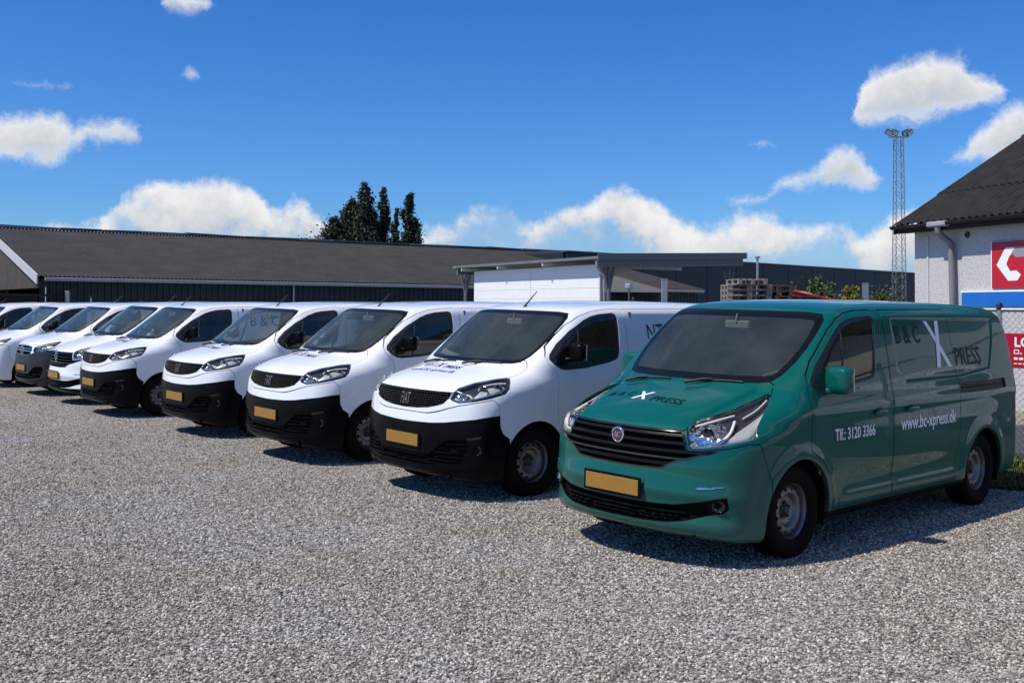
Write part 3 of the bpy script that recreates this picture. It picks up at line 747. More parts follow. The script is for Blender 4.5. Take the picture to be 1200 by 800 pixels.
def project_text(F, s, size, where, at, mode, bold=0.0, shear=0.0, spacing=1.0, off=.0025, sx=1.0, slope=0.0):
    """lettering laid on the body: mode 'side' (left flank, reads front to rear), 'hood' (reads from the front), 'front'"""
    P, T = text_mesh(s, size, bold, shear, spacing); P = P * np.array([sx, 1.0])
    P, T = subdiv_long(P, T, .06)
    u, v = P[:, 0], P[:, 1]; n = len(u)
    if mode == 'side':
        O = np.stack([at[0] - u, np.full(n, 1.3), at[1] + v + slope * u], 1); D = np.array([0, -1.0, 0]); r = (0, .9)
    elif mode == 'hood':
        O = np.stack([at[0] - v - slope * u, at[1] + u, np.full(n, 1.6)], 1); D = np.array([0, 0, -1.0]); r = (0, 1.2)
    else:
        O = np.stack([np.full(n, 1.5), at[0] + u, at[1] + v], 1); D = np.array([-1.0, 0, 0]); r = (0, 1.5)
    Q = raycast(F, O, np.tile(D, (n, 1)), *r, n=60)
    ok = ~np.isnan(Q[:, 0]); T = T[ok[T].all(1)]; Q = np.nan_to_num(Q)
    N = grad(F, Q, 4e-3); N /= np.linalg.norm(N, axis=1, keepdims=True) + 1e-9
    fn = np.cross(Q[T[:, 1]] - Q[T[:, 0]], Q[T[:, 2]] - Q[T[:, 0]]); flip = (fn * N[T[:, 0]]).sum(1) < 0
    T[flip] = T[flip][:, ::-1]
    return compact((Q + N * off, N, T))

def make_wheel():
    """one road wheel about its own centre, outer face towards +y"""
    R = .335
    tp = [(.215, -.085), (.235, -.10), (.285, -.108), (.318, -.098), (.331, -.075), (R, -.045), (R, .045), (.331, .075), (.318, .098), (.285, .108), (.235, .10), (.215, .085), (.200, .078)]
    t = lathe(tp, 64)
    P = t[0].copy(); a = np.arctan2(P[:, 0], P[:, 2]); rr = np.hypot(P[:, 0], P[:, 2])
    tyre = (P, t[1], t[2])
    blocks = []
    for k in range(60):                       # tread blocks across the running face
        w = 2 * math.pi * k / 60
        for yy, sh in ((-.062, 0), (0, .5), (.062, 0)):
            b = box(-.0125, .0125, yy - .024, yy + .024, R - .004, R + .006)
            blocks.append(xform(b, rotm('y', w + sh * math.pi / 60)))
    tyre = cat(tyre, *blocks)
    # steel rim: flange, well, then a dished disc with a ring of round holes
    rim = lathe([(.222, .088), (.226, .080), (.219, .074), (.205, .070), (.196, .050), (.190, .02), (.188, -.03)], 64)
    def disc(u, v):
        r = .062 + (.190 - .062) * u; w = 2 * math.pi * v
        y = np.interp(r, [.05, .075, .10, .118, .13, .16, .178, .19], [.012, .014, .020, .048, .056, .052, .036, .02])
        return r * np.sin(w), y, r * np.cos(w)
    d = grid_mesh(disc, 34, 241)
    holes = []
    for k in range(12):
        w = 2 * math.pi * (k + .5) / 12; holes.append((.158 * math.sin(w), .158 * math.cos(w)))
    f = np.full(len(d[0]), 1e9)
    for hx, hz in holes: f = np.minimum(f, np.hypot(d[0][:, 0] - hx, d[0][:, 2] - hz) - .0155)
    _, d = split(d, f)
    if d[1][:, 1].mean() < 0: d = (d[0], -d[1], d[2][:, ::-1])
    d = skirt(d, .012, False)
    hub = lathe([(.001, .040), (.026, .040), (.034, .034), (.036, .012), (.064, .012)], 32)
    if hub[1][:, 1].mean() < 0: hub = (hub[0], -hub[1], hub[2][:, ::-1])
    if (rim[1] * rim[0]).sum() > 0: rim = (rim[0], -rim[1], rim[2][:, ::-1])
    nuts = cat(*[xform(lathe([(.001, .030), (.010, .030), (.0115, .024), (.0115, .010)], 6, smooth=False), None, (.055 * math.sin(w), 0, .055 * math.cos(w))) for w in [2 * math.pi * k / 5 for k in range(5)]])
    back = lathe([(.001, -.02), (.196, -.02)], 32)
    return tyre, cat(rim, d), cat(hub, nuts), back

MIRROR_HEAD = surf_nets(lambda x, y, z: smax((np.abs(x) / .075) ** 2.4 + (np.abs(y) / .125) ** 3.2 + (np.abs(z - .02 * y) / .118) ** 3.6 - 1, -(x + .062) * 14, .12), (-.10, -.15, -.15), (.10, .15, .15), .012, half=False)

def build_van(S, body_mat, name, label, category, group=None):
    F = van_field(S); h = S.get('h', .018)
    M = surf_nets(F, (-4.25, 0, .12), (1.05, 1.08, 2.02), h)
    root = empty(name, label, category, group=group)
    T_ = .014                                   # sheet thickness shown at every edge
    def side(P): return P[:, 0], P[:, 2]
    def cut(m, f): return split(m, f)
    # wheel openings and the open underside
    for wx in (0.0, -S['wb']):
        P = M[0]; d = np.hypot(P[:, 0] - wx, P[:, 2] - S['wr']) - S['arch']
        d = np.maximum(d, .55 - P[:, 1]); _, M = cut(M, d)
        P = M[0]; d = np.maximum(np.abs(P[:, 0] - wx) - S['arch'] + .002, np.maximum(P[:, 2] - S['wr'], .55 - P[:, 1])); _, M = cut(M, d)
    _, M = cut(M, (M[0][:, 2] - .262) + np.where(M[0][:, 0] > .35, .2, 0) * (M[0][:, 0] > .35))
    M0 = M
    # glass
    def front_only(P, f): return np.maximum(f, np.maximum(-.95 - P[:, 0], P[:, 1] * 0 - 1))
    P = M[0]; f = front_only(P, sd_poly(P[:, 1], P[:, 2], S['screen']))
    ws, M = cut(M, f)
    P = ws[0]; inner, frit = cut(ws, sd_poly(P[:, 1], P[:, 2], S['screen']) + S.get('frit', .032))
    obj('windscreen', sym(offset(inner, -.004)), WSGLASS, root)
    obj('windscreen_border', sym(skirt(offset(frit, -.003), .02)), FRIT, root)
    shell_src = M
    P = M[0]; f = np.maximum(sd_poly(*side(P), S['window'], .0), .6 - P[:, 1])
    win, M = cut(M, f); f = sd_poly(*side(win[0]), S['window']) + S.get('rubber', .022); pane, rub = cut(win, f)
    _, shell_src = cut(shell_src, np.maximum(sd_poly(*side(shell_src[0]), S['window']), .6 - shell_src[0][:, 1]))
    # lamps, grilles
    P = M[0]; hl, M = cut(M, np.maximum(sd_poly(*thz(P), S['head']), -.0 - P[:, 0]))
    P = M[0]; gr, M = cut(M, np.maximum(sd_poly(*thz(P), S['grille']), .4 - P[:, 0]))
    P = M[0]; it, M = cut(M, np.maximum(sd_poly(*thz(P), S['intake']), .3 - P[:, 0]))
    P = M[0]; tl, M = cut(M, np.maximum(sd_poly(*side(P), S['tail_lamp']), .6 - P[:, 1]))
    for k in ('head', 'grille', 'intake'):
        P = shell_src[0]; _, shell_src = cut(shell_src, np.maximum(sd_poly(*thz(P), S[k]) + .004, .05 - P[:, 0]))
    # panels; the gaps between them are open to the dark shell behind
    g = .0036
    parts = {}
    def panel(key, fn):
        nonlocal M
        f = fn(M[0]); a, rest = cut(M, f + g); P = rest[0]
        _, M = cut(rest, fn(P) - g); parts[key] = a
    if 'bumper' in S: panel('bumper', lambda P: np.maximum(sd_poly(*side(P), S['bumper']), .1 - P[:, 0]))
    panel('hood', lambda P: np.maximum(sd_poly(P[:, 0], P[:, 1], S['hood']), S['hood_z'] - P[:, 2]))
    panel('door', lambda P: np.maximum(np.maximum(sd_poly(*side(P), S['door']), .5 - P[:, 1]), S['arch'] + .055 - np.hypot(P[:, 0], P[:, 2] - S['wr'])))
    panel('slide', lambda P: np.maximum(sd_poly(*side(P), S['slide']), .5 - P[:, 1]))
    panel('sill', lambda P: np.maximum(np.maximum(P[:, 2] - .292, .4 - P[:, 1]), np.maximum(P[:, 0] + .2, -S['wb'] + .2 - P[:, 0])))
    P = M[0]; rear, M = cut(M, P[:, 0] - (-3.93)); parts['rear'] = rear
    if 'rail' in S:
        P = M[0]; rail, M = cut(M, np.maximum(sd_poly(*side(P), S['rail']), .5 - P[:, 1]))
    obj('body', sym(skirt(M, T_)), body_mat, root)
    obj('bonnet', sym(skirt(parts['hood'], T_)), body_mat, root)
    if 'bumper' in S:
        bm = parts['bumper']
        if 'bumper_black' in S:
            P = bm[0]; blk, bm = cut(bm, S['bumper_black'](P))
            bo = obj('front_bumper', sym(skirt(offset(blk, .004), T_)), PLASTIC, root)
            obj('painted_band', sym(skirt(bm, T_)), body_mat, bo)
        else:
            lip, bm = cut(bm, bm[0][:, 2] - S.get('lip_z', .30)); bo = obj('front_bumper', sym(skirt(bm, T_)), body_mat, root); obj('bumper_lip', sym(skirt(lip, T_)), body_mat, bo)
    else: bo = root
    obj('rear_doors', sym(skirt(parts['rear'], T_)), body_mat, root)
    obj('inner_shell', sym(offset(shell_src, -.03)), INTER, root)
    sides = (1, -1)
    for s in sides:
        mm = (lambda m: m) if s > 0 else mirror
        d = obj('front_door', mm(skirt(parts['door'], T_)), body_mat, root)
        obj('window_pane', mm(offset(pane, -.007)), DARKGLASS, d)
        obj('window_seal', mm(skirt(offset(rub, -.004), .02)), RUBBER, d)
        sl = obj('side_door', mm(skirt(parts['slide'], T_)), body_mat, root)
        obj('sill', mm(skirt(offset(parts['sill'], -.006), T_)), PLASTIC, root)
        obj('tail_lamp', mm(skirt(offset(tl, .003), T_)), REDL, root)
        if 'rail' in S:
            obj('door_rail', mm(cat(skirt(offset(rail, -.014), .01), tube(ray_side(F, np.linspace(*S['rail_x'], 8), S['rail_z']) - [0, .006, 0], .007, 6))), PLASTIC, root)
        # window divider
        if 'divider' in S:
            (xa, za), (xb, zb) = S['divider']
            pts = [(xa + (xb - xa) * t, za + (zb - za) * t) for t in np.linspace(0, 1, 6)]
            pth = ray_side(F, [p[0] for p in pts], [p[1] for p in pts]) - np.array([0, .01, 0])
            obj('window_divider', mm(tube(pth, .011, 6)), RUBBER, d)
        # handles: bar over a flat dark ellipse that paints the hollow's shade
        for (hx, hz), par in ((S['handle'][0], d), (S['handle'][1], sl)):
            c = ray_side(F, hx, hz)[0]
            bar = surf_nets(lambda x, y, z: ((np.abs(x) / .098) ** 4 + (np.abs(z + .25 * np.maximum(0, np.abs(x) - .05)) / .021) ** 3 + (np.abs(y - .012) / .016) ** 2.5) - 1, (-.12, -.02, -.04), (.12, .05, .04), .008, half=False)
            obj('door_handle', mm(xform(bar, None, c + [0, .006, 0])), S.get('handle_mat', body_mat), par)
            shade_oval = grid_mesh(lambda u, v: (.07 * u * np.sin(2 * math.pi * v), .0015 + 0 * u, .034 * u * np.cos(2 * math.pi * v)), 5, 25)
            shade_oval = (shade_oval[0], np.tile([0, 1., 0], (len(shade_oval[0]), 1)), shade_oval[2])
            obj('handle_shade', mm(xform(shade_oval, None, c + [.0, .001, -.004])), mat('handle_shade_paint', (.02, .022, .022), .6), par)
        # mirror
        mc = np.array(S['mirror']); ms = S.get('mirror_size', 1.0)
        mo = obj('door_mirror', mm(xform(MIRROR_HEAD, rotm('z', -.12), mc, ms)), S.get('mirror_mat', body_mat), root)
        obj('mirror_glass', mm(xform(box(-.066, -.060, -.102, .102, -.095, .095, .003), rotm('z', -.12), mc, ms)), MIRRORG, mo)
        arm = catmull([mc + [.02, -.04, -.085 * ms], mc + [.04, -.10, -.095 * ms], mc + [.07, -.16, -.09 * ms], mc + [.09, -.23, -.075 * ms]], 5, False)
        obj('mirror_arm', mm(tube(arm, np.linspace(.030, .040, len(arm)) * ms, 12)), S.get('arm_mat') or body_mat, mo)
        # headlamp: clear lens, faceted bright inside, darker outer wing
        lo_ = obj('headlamp', mm(skirt(hl, .05)), LENS, root)
        a_, b_ = split(hl, sd_poly(*thz(hl[0]), S['lamp_bright'])); b1, b2 = split(b_, sd_poly(*thz(b_[0]), S['lamp_silver']))
        obj('reflector', mm(offset(a_, -.040)), FACET, lo_)
        if len(b1[2]): obj('lamp_wing', mm(offset(b1, -.030)), WING, lo_)
        obj('lamp_housing', mm(offset(b2, -.045)), HOUSE, lo_)
        cs = ray_polar(F, [(q[0], q[1]) for q in S['bulbs']])
        ax = np.array([.94, .34, 0]); ax /= np.linalg.norm(ax); Rb = np.array([[ax[1], ax[0], 0], [-ax[0], ax[1], 0], [0, 0, 1.]])
        for c, (tx, tz, rad) in zip(cs, S['bulbs']):
            bowl = lathe([(rad * .55, -.052), (rad * .8, -.035), (rad, -.006), (rad * 1.06, -.004), (rad * 1.08, -.014)], 24)
            lensb = lathe([(.001, -.030), (rad * .3, -.033), (rad * .5, -.042), (rad * .58, -.055)], 20)
            obj('lamp_bowl', mm(xform(bowl, Rb, c - ax * .022)), CHROME, lo_)
            obj('projector', mm(xform(lensb, Rb, c - ax * .022)), mat('projector_lens', (.06, .065, .07), .04, coat=1), lo_)
        for ln, rad in S['guides']:
            q = ray_polar(F, catmull(ln, 5, False)); obj('light_guide', mm(tube(q - unit_normals(F, q) * .022, rad, 8)), S.get('guide_mat', LAMPW), lo_)
        # fog lamp
        c = ray_polar(F, S['fog'])[0]; ax = np.array([.9, .42, 0.]); ax /= np.linalg.norm(ax); Rb = np.array([[ax[1], ax[0], 0], [-ax[0], ax[1], 0], [0, 0, 1.]])
        fb = obj('fog_lamp', mm(xform(lathe([(.030, -.02), (.030, .002), (.040, .006), (.046, -.006)], 24), Rb, c - ax * S.get('fog_in', .006))), GLOSSB, bo)
        obj('fog_lens', mm(xform(lathe([(.001, -.022), (.02, -.016), (.030, -.004)], 24), Rb, c - ax * S.get('fog_in', .006))), CHROME, fb)
        # front door lower moulding
        if 'drl' in S:
            dd = S['drl']
            P = M0[0]; dm, _ = split(M0, np.maximum(sd_poly(*thz(P), dd), .3 - P[:, 0]))
            obj('daytime_lamp', mm(skirt(offset(dm, .004), .006)), S.get('drl_mat', LAMPW), bo)
        for dk in S.get('trims', []):
            P = M0[0]; dm, _ = split(M0, np.maximum(sd_poly(*thz(P), dk[0]), .2 - P[:, 0]))
            obj(dk[2], mm(skirt(offset(dm, dk[3]), .006)), dk[1], bo)
    # grilles: a dark backing with proud slats
    def put_slat(m, ma, par):
        if np.abs(m[0][:, 1]).min() < 1e-6: obj('slat', sym(skirt(m, .03)), ma, par)
        else: obj('slat', skirt(m, .03), ma, par); obj('slat', mirror(skirt(m, .03)), ma, par)
    gb = obj('grille', sym(offset(gr, -.035)), UNDER, root)
    obj('grille_frame', sym(skirt(split(gr, -(sd_poly(*thz(gr[0]), S['grille']) + S.get('gframe', .012)))[0], .035)), GLOSSB, gb)
    for za, zb, ma, of in S['slats']:
        P = gr[0]; zc = P[:, 2] + S.get('slat_drop', 0.0) * P[:, 1] ** 2
        a, _ = split(gr, np.abs(zc - (za + zb) / 2) - (zb - za) / 2)
        for pc in pieces(a): put_slat(offset(pc, of), ma, gb)
    if S.get('mesh_grille'):      # rows of small staggered dashes
        rows = []
        for r, z in enumerate(np.arange(S['mesh_grille'][0], S['mesh_grille'][1], .021)):
            for y in np.arange(-.62 + (.02 if r % 2 else 0), .62, .04): rows.append((y, z))
        rows = np.array(rows); q = raycast(F, np.stack([np.full(len(rows), 1.3), rows[:, 0], rows[:, 1]], 1), np.tile([-1., 0, 0], (len(rows), 1)), 0, 1, 80)
        ok = ~np.isnan(q[:, 0]); q = q[ok]; ok = sd_poly(np.arctan2(np.abs(q[:, 1]), q[:, 0] + 1) * 1.5, q[:, 2], S['grille']) < -.016; q = q[ok]; n = unit_normals(F, q)
        bl = []
        for p, nn in zip(q, n):
            w = math.atan2(nn[1], nn[0]); bl.append(xform(box(-.022, -.006, -.0155, .0155, -.0045, .0045), rotm('z', w), p))
        tag(obj('grille_mesh', cat(*bl), GLOSSB, gb), kind='stuff')
    ib = obj('lower_intake', sym(offset(it, -.03)), UNDER, bo)
    obj('intake_frame', sym(skirt(split(it, -(sd_poly(*thz(it[0]), S['intake']) + .008))[0], .03)), PLASTIC, ib)
    for za, zb, y0, y1 in S['islats']:
        P = it[0]; zc = P[:, 2] - S.get('islat_lift', .0) * P[:, 1] ** 2
        a, _ = split(it, np.maximum(np.abs(zc - (za + zb) / 2) - (zb - za) / 2, np.maximum(y0 - P[:, 1], P[:, 1] - y1)))
        for pc in pieces(a): put_slat(offset(pc, -.006), PLASTIC, ib)
    if 'blank' in S:      # fog lamp surrounds, closed
        P = it[0]; a, _ = split(it, sd_poly(*thz(P), S['blank'])); a = skirt(offset(a, -.012), .02)
        obj('fog_surround', a, PLASTIC, ib); obj('fog_surround', mirror(a), PLASTIC, ib)
    # wheels stand straight although the body leans a little
    tyre, rim, hub, back = WHEEL
    for i, (wx, s) in enumerate(((0., 1), (0., -1), (-S['wb'], 1), (-S['wb'], -1))):
        w = bpy.data.objects.new('wheel', None); col.objects.link(w); w.parent = root
        w.location = (wx, s * .805, .335 + .021 * s * .805 - S.get('sink', .012)); w.empty_display_size = .1
        w.rotation_euler = (.021, 0, 0) if s > 0 else (-.021, 0, math.pi)
        w.rotation_euler[0] = .021 * s
        obj('tyre', tyre, TYRE, w); obj('rim', rim, S.get('rim_mat', STEEL), w); obj('hub', hub, S.get('hub_mat', mat('black_hub', (.03, .03, .03), .5)), w); obj('brake_disc', back, UNDER, w)
    # wheel housings, floor, bulkhead
    for wx in (0., -S['wb']):
        for s in (1, -1):
            a = np.linspace(-.35, math.pi + .35, 22); r = S['arch'] + .012
            arcp = np.stack([wx + r * np.cos(a), 0 * a, S['wr'] + r * np.sin(a)], 1)
            y0, y1 = .52 * s, .915 * s
            q = grid_mesh(lambda u, v: (np.interp(u, np.linspace(0, 1, 22), arcp[:, 0]), y0 + (y1 - y0) * v, np.interp(u, np.linspace(0, 1, 22), arcp[:, 2])), 40, 3)
            dsk = flat([(wx, y0, S['wr'])] + [(p[0], y0, p[2]) for p in arcp], [(0, k, k + 1) for k in range(1, 22)])
            obj('wheel_housing', cat(q, dsk), UNDER, root)
    fl = cat(box(-S['wb'] + .38, -.38, -.915, .915, .24, .27), box(-4.0, -S['wb'] - .40, -.86, .86, .28, .31), box(.40, .80, -.62, .62, .22, .25), box(-.45, .45, -.55, .55, .22, .26), box(-S['wb'] - .45, -S['wb'] + .45, -.55, .55, .24, .27))
    obj('floor_pan', fl, UNDER, root)
    obj('bulkhead', box(-1.46, -1.43, -.80, .80, .3, 1.76), INTER, root)
    # cabin
    dash = flat([(x, y * w, z) for y in (-1, 1) for x, z, w in ((.06, .75, .60), (.08, 1.17, .60), (-.05, 1.19, .70), (-.30, 1.15, .82), (-.42, 1.05, .82), (-.40, .85, .80))], [(0, 1, 2, 3, 4, 5)[::-1], (6, 7, 8, 9, 10, 11)] + [(k, (k + 1) % 6, 6 + (k + 1) % 6, 6 + k) for k in range(6)])
    obj('dashboard', dash, INTER, root)
    for y0, w in ((.40, .25), (-.42, .40)):
        seat = surf_nets(lambda x, y, z: smin(smax(np.abs(x) - .25, smax(np.abs(y) - w, np.abs(z) - .07, .06), .06), smax(np.abs(x + .26 + .18 * z) - .06, smax(np.abs(y) - w * (.98 - .12 * np.maximum(z, 0)), np.abs(z - .32) - .36, .1), .05), .05), (-.6, -.5, -.15), (.35, .5, .75), .028, half=False)
        obj('seat', xform(seat, None, (-.88, y0, .78)), SEATM, root)
    for y0 in (.40, -.25, -.60):
        hr = surf_nets(lambda x, y, z: (np.abs(x) / .05) ** 2.5 + (np.abs(y) / .13) ** 3 + (np.abs(z) / .10) ** 3 - 1, (-.08, -.16, -.14), (.08, .16, .14), .02, half=False)
        obj('head_rest', xform(hr, None, (-1.25, y0, 1.555)), SEATM, root)
    a = np.linspace(0, 2 * math.pi, 33)
    ring = np.stack([0 * a, .19 * np.cos(a), .19 * np.sin(a)], 1)
    stw = cat(tube(ring, .015, 8, False), tube([(0, -.18, 0), (-.03, 0, -.01), (0, .18, 0)], .018, 6), tube([(0, 0, -.18), (-.03, 0, 0)], .018, 6))
    obj('steering_wheel', xform(stw, rotm('y', math.radians(-28)), (-.50, .38, 1.12)), mat('steering_wheel_plastic', (.03, .03, .03), .35), root)
    rv = box(-.015, .015, -.12, .12, -.035, .035, .012); tz = S['screen'][0][1]
    obj('rear_view_mirror', cat(xform(rv, None, (-.52, .02, tz - .12)), tube([(-.50, .02, tz - .10), (-.515, .02, tz - .03)], .01, 6)), INTER, root)
    # wipers lie along the foot of the glass
    for (x0, y0, x1, y1) in S['wipers']:
        t = np.linspace(0, 1, 9); O = np.stack([x0 + (x1 - x0) * t + .35, y0 + (y1 - y0) * t, np.full(9, 1.75)], 1)
        pts = raycast(F, O, np.tile([-.45, 0, -.8], (9, 1)), 0, 1.6, 90); nn = unit_normals(F, pts)
        wp = obj('wiper', tube(pts + nn * .010, .008, 6), RUBBER, root)
        foot = pts[1] + np.array([.075, 0, -.012])
        obj('wiper_arm', tube(np.array([pts[4] + nn[4] * .02, pts[3] + nn[3] * .022 + [.02, 0, 0], foot + nn[1] * .012]), [.007, .010, .014], 6), RUBBER, wp)
    # plate, front
    pz = S['plate_z']; px_ = float(raycast(F, [[1.4, 0, pz]], [[-1., 0, 0]], 0, 1)[0][0])
    bk = box(px_ + .004, px_ + .012, -.275, .275, pz - .075, pz + .075, .004); po = obj('plate_holder', bk, PLASTIC, bo)
    obj('number_plate', box(px_ + .0125, px_ + .0165, -.252, .252, pz - .056, pz + .056, .0015), PLATE, po)
    # antenna
    if 'antenna' in S:
        ax_, ay_ = S['antenna']; zt = float(raycast(F, [[ax_, ay_, 2.3]], [[0, 0, -1.]], 0, 1)[0][2])
        an = obj('antenna', cat(tube([(ax_, ay_, zt - .01), (ax_ - .01, ay_, zt + .012)], [.026, .014], 10), tube([(ax_, ay_, zt + .01), (ax_ - .055, ay_, zt + .06), (ax_ - .17, ay_, zt + .165)], [.011, .0075, .0045], 6)), RUBBER, root)
    return root, F
# ---------------------------------------------------------------- setting: ground
rng = np.random.default_rng(7)
def gravel_nodes(m, ground):
    nt = m.node_tree; L = nt.links; b = nt.nodes['Principled BSDF']; b.inputs['Roughness'].default_value = .9; b.inputs['Specular IOR Level'].default_value = .25
    tc = nt.nodes.new('ShaderNodeTexCoord')
    def ramp(src, stops):
        r = nt.nodes.new('ShaderNodeValToRGB'); L.new(src, r.inputs[0]); e = r.color_ramp.elements
        while len(e) < len(stops): e.new(.5)
        for k, (p, c) in enumerate(stops): e[k].position = p; e[k].color = (*c, 1)
        return r.outputs[0]
    STOPS = [(0, (.085, .077, .068)), (.2, (.175, .162, .144)), (.42, (.275, .257, .23)), (.62, (.385, .363, .328)), (.84, (.52, .495, .455)), (1, (.72, .695, .65))]
    if ground:
        v = nt.nodes.new('ShaderNodeTexVoronoi'); v.inputs['Scale'].default_value = 52; L.new(tc.outputs['Object'], v.inputs['Vector'])
        sp = nt.nodes.new('ShaderNodeSeparateXYZ'); L.new(v.outputs['Color'], sp.inputs[0]); c = ramp(sp.outputs[0], STOPS)
        v2 = nt.nodes.new('ShaderNodeTexVoronoi'); v2.inputs['Scale'].default_value = 52; v2.feature = 'DISTANCE_TO_EDGE'; L.new(tc.outputs['Object'], v2.inputs['Vector'])
        e = ramp(v2.outputs['Distance'], [(0, (.25, .24, .23)), (.16, (1, 1, 1))])
        mx = nt.nodes.new('ShaderNodeMixRGB'); mx.blend_type = 'MULTIPLY'; mx.inputs[0].default_value = .75; L.new(c, mx.inputs[1]); L.new(e, mx.inputs[2]); col_ = mx.outputs[0]
        bp = nt.nodes.new('ShaderNodeBump'); bp.inputs['Strength'].default_value = .9; bp.inputs['Distance'].default_value = .012; L.new(v2.outputs['Distance'], bp.inputs['Height']); L.new(bp.outputs[0], b.inputs['Normal'])
    else:
        oi = nt.nodes.new('ShaderNodeObjectInfo'); col_ = ramp(oi.outputs['Random'], STOPS)
    # broad patches: finer brownish stuff washed between the stones
    pos = nt.nodes.new('ShaderNodeNewGeometry')
    n = nt.nodes.new('ShaderNodeTexNoise'); n.inputs['Scale'].default_value = .55; n.inputs['Detail'].default_value = 5; n.inputs['Roughness'].default_value = .6; L.new(pos.outputs['Position'], n.inputs['Vector'])
    t = ramp(n.outputs['Fac'], [(.38, (1.0, 1.0, 1.0)), (.58, (.93, .875, .79)), (.72, (.80, .745, .68))])
    m2 = nt.nodes.new('ShaderNodeMixRGB'); m2.blend_type = 'MULTIPLY'; m2.inputs[0].default_value = .85; L.new(col_, m2.inputs[1]); L.new(t, m2.inputs[2]); L.new(m2.outputs[0], b.inputs['Base Color'])
GRAVEL = mat('gravel_ground', (.3, .29, .27)); gravel_nodes(GRAVEL, True)
STONE = mat('gravel_stone', (.3, .29, .27)); gravel_nodes(STONE, False)
def ground_h(x, y): return .012 * np.sin(x * .9 + 1) * np.sin(y * .7) - .006
gm = grid_mesh(lambda u, v: (-16 + 34 * u, 2 + 30 * v, ground_h(-16 + 34 * u, 2 + 30 * v)), 70, 62)
far = flat([(-900, -300, -.03), (900, -300, -.03), (900, 1800, -.03), (-900, 1800, -.03)], [(0, 1, 2, 3)])
ground = obj('ground', cat(far, gm), GRAVEL); tag(ground, kind='structure')

def make_stone(seed):
    r = np.random.default_rng(seed)
    t = (1 + 5 ** .5) / 2
    P = np.array([(-1, t, 0), (1, t, 0), (-1, -t, 0), (1, -t, 0), (0, -1, t), (0, 1, t), (0, -1, -t), (0, 1, -t), (t, 0, -1), (t, 0, 1), (-t, 0, -1), (-t, 0, 1)], float)
    P /= np.linalg.norm(P, axis=1, keepdims=True)
    F_ = [(0, 11, 5), (0, 5, 1), (0, 1, 7), (0, 7, 10), (0, 10, 11), (1, 5, 9), (5, 11, 4), (11, 10, 2), (10, 7, 6), (7, 1, 8), (3, 9, 4), (3, 4, 2), (3, 2, 6), (3, 6, 8), (3, 8, 9), (4, 9, 5), (2, 4, 11), (6, 2, 10), (8, 6, 7), (9, 8, 1)]
    P = P * (1 + r.uniform(-.28, .28, (12, 1))) * np.array([1, r.uniform(.6, .9), r.uniform(.45, .7)])
    return flat(P * .0086, F_)
STONES = bpy.data.collections.new('gravel_stones')
for k in range(6):
    me = to_mesh('gravel_stone', make_stone(k)); me.materials.append(STONE)
    STONES.objects.link(bpy.data.objects.new('gravel_stone', me))
def scatter_gravel():
    ys = []
    for y0, y1, dens in ((4.4, 7.5, 4000), (7.5, 11, 2700), (11, 15, 950), (15, 21, 420)):
        w0, w1 = -.58 * y1 - .2, .58 * y1 + .4
        n = int((y1 - y0) * (w1 - w0) * dens); p = np.stack([rng.uniform(w0, w1, n), rng.uniform(y0, y1, n)], 1); ys.append(p)
    p = np.concatenate(ys); p = p[np.abs(p[:, 0]) < .56 * p[:, 1] + .3]
    P = np.concatenate([p, ground_h(p[:, 0], p[:, 1])[:, None] + rng.uniform(-.002, .006, (len(p), 1))], 1)
    me = bpy.data.meshes.new('gravel'); me.vertices.add(len(P)); me.vertices.foreach_set('co', P.astype(np.float32).ravel()); me.update()
    o = bpy.data.objects.new('gravel', me); col.objects.link(o); me.materials.append(STONE)
    tag(o, 'loose crushed grey and white gravel covering the yard', 'gravel', kind='stuff')
    ng = bpy.data.node_groups.new('gravel_scatter', 'GeometryNodeTree')
    ng.interface.new_socket('Geometry', in_out='INPUT', socket_type='NodeSocketGeometry'); ng.interface.new_socket('Geometry', in_out='OUTPUT', socket_type='NodeSocketGeometry')
    N = ng.nodes.new; L = ng.links.new
    i = N('NodeGroupInput'); out = N('NodeGroupOutput'); m2p = N('GeometryNodeMeshToPoints'); iop = N('GeometryNodeInstanceOnPoints'); ci = N('GeometryNodeCollectionInfo')
    ci.inputs['Collection'].default_value = STONES; ci.inputs['Separate Children'].default_value = True; ci.inputs['Reset Children'].default_value = True
    rv = N('FunctionNodeRandomValue'); rv.data_type = 'FLOAT_VECTOR'; rv.inputs[0].default_value = (-.5, -.5, 0); rv.inputs[1].default_value = (.5, .5, 6.28)
    rs = N('FunctionNodeRandomValue'); rs.data_type = 'FLOAT'; rs.inputs[2].default_value = .55; rs.inputs[3].default_value = 1.45; rs.inputs['Seed'].default_value = 3
    ri = N('FunctionNodeRandomValue'); ri.data_type = 'INT'; ri.inputs[4].default_value = 0; ri.inputs[5].default_value = 5; ri.inputs['Seed'].default_value = 5
    L(i.outputs[0], m2p.inputs[0]); L(m2p.outputs[0], iop.inputs['Points']); L(ci.outputs[0], iop.inputs['Instance']); iop.inputs['Pick Instance'].default_value = True
    L(ri.outputs[2], iop.inputs['Instance Index']); L(rv.outputs[0], iop.inputs['Rotation']); L(rs.outputs[1], iop.inputs['Scale']); L(iop.outputs[0], out.inputs[0])
    md = o.modifiers.new('scatter', 'NODES'); md.node_group = ng
scatter_gravel()

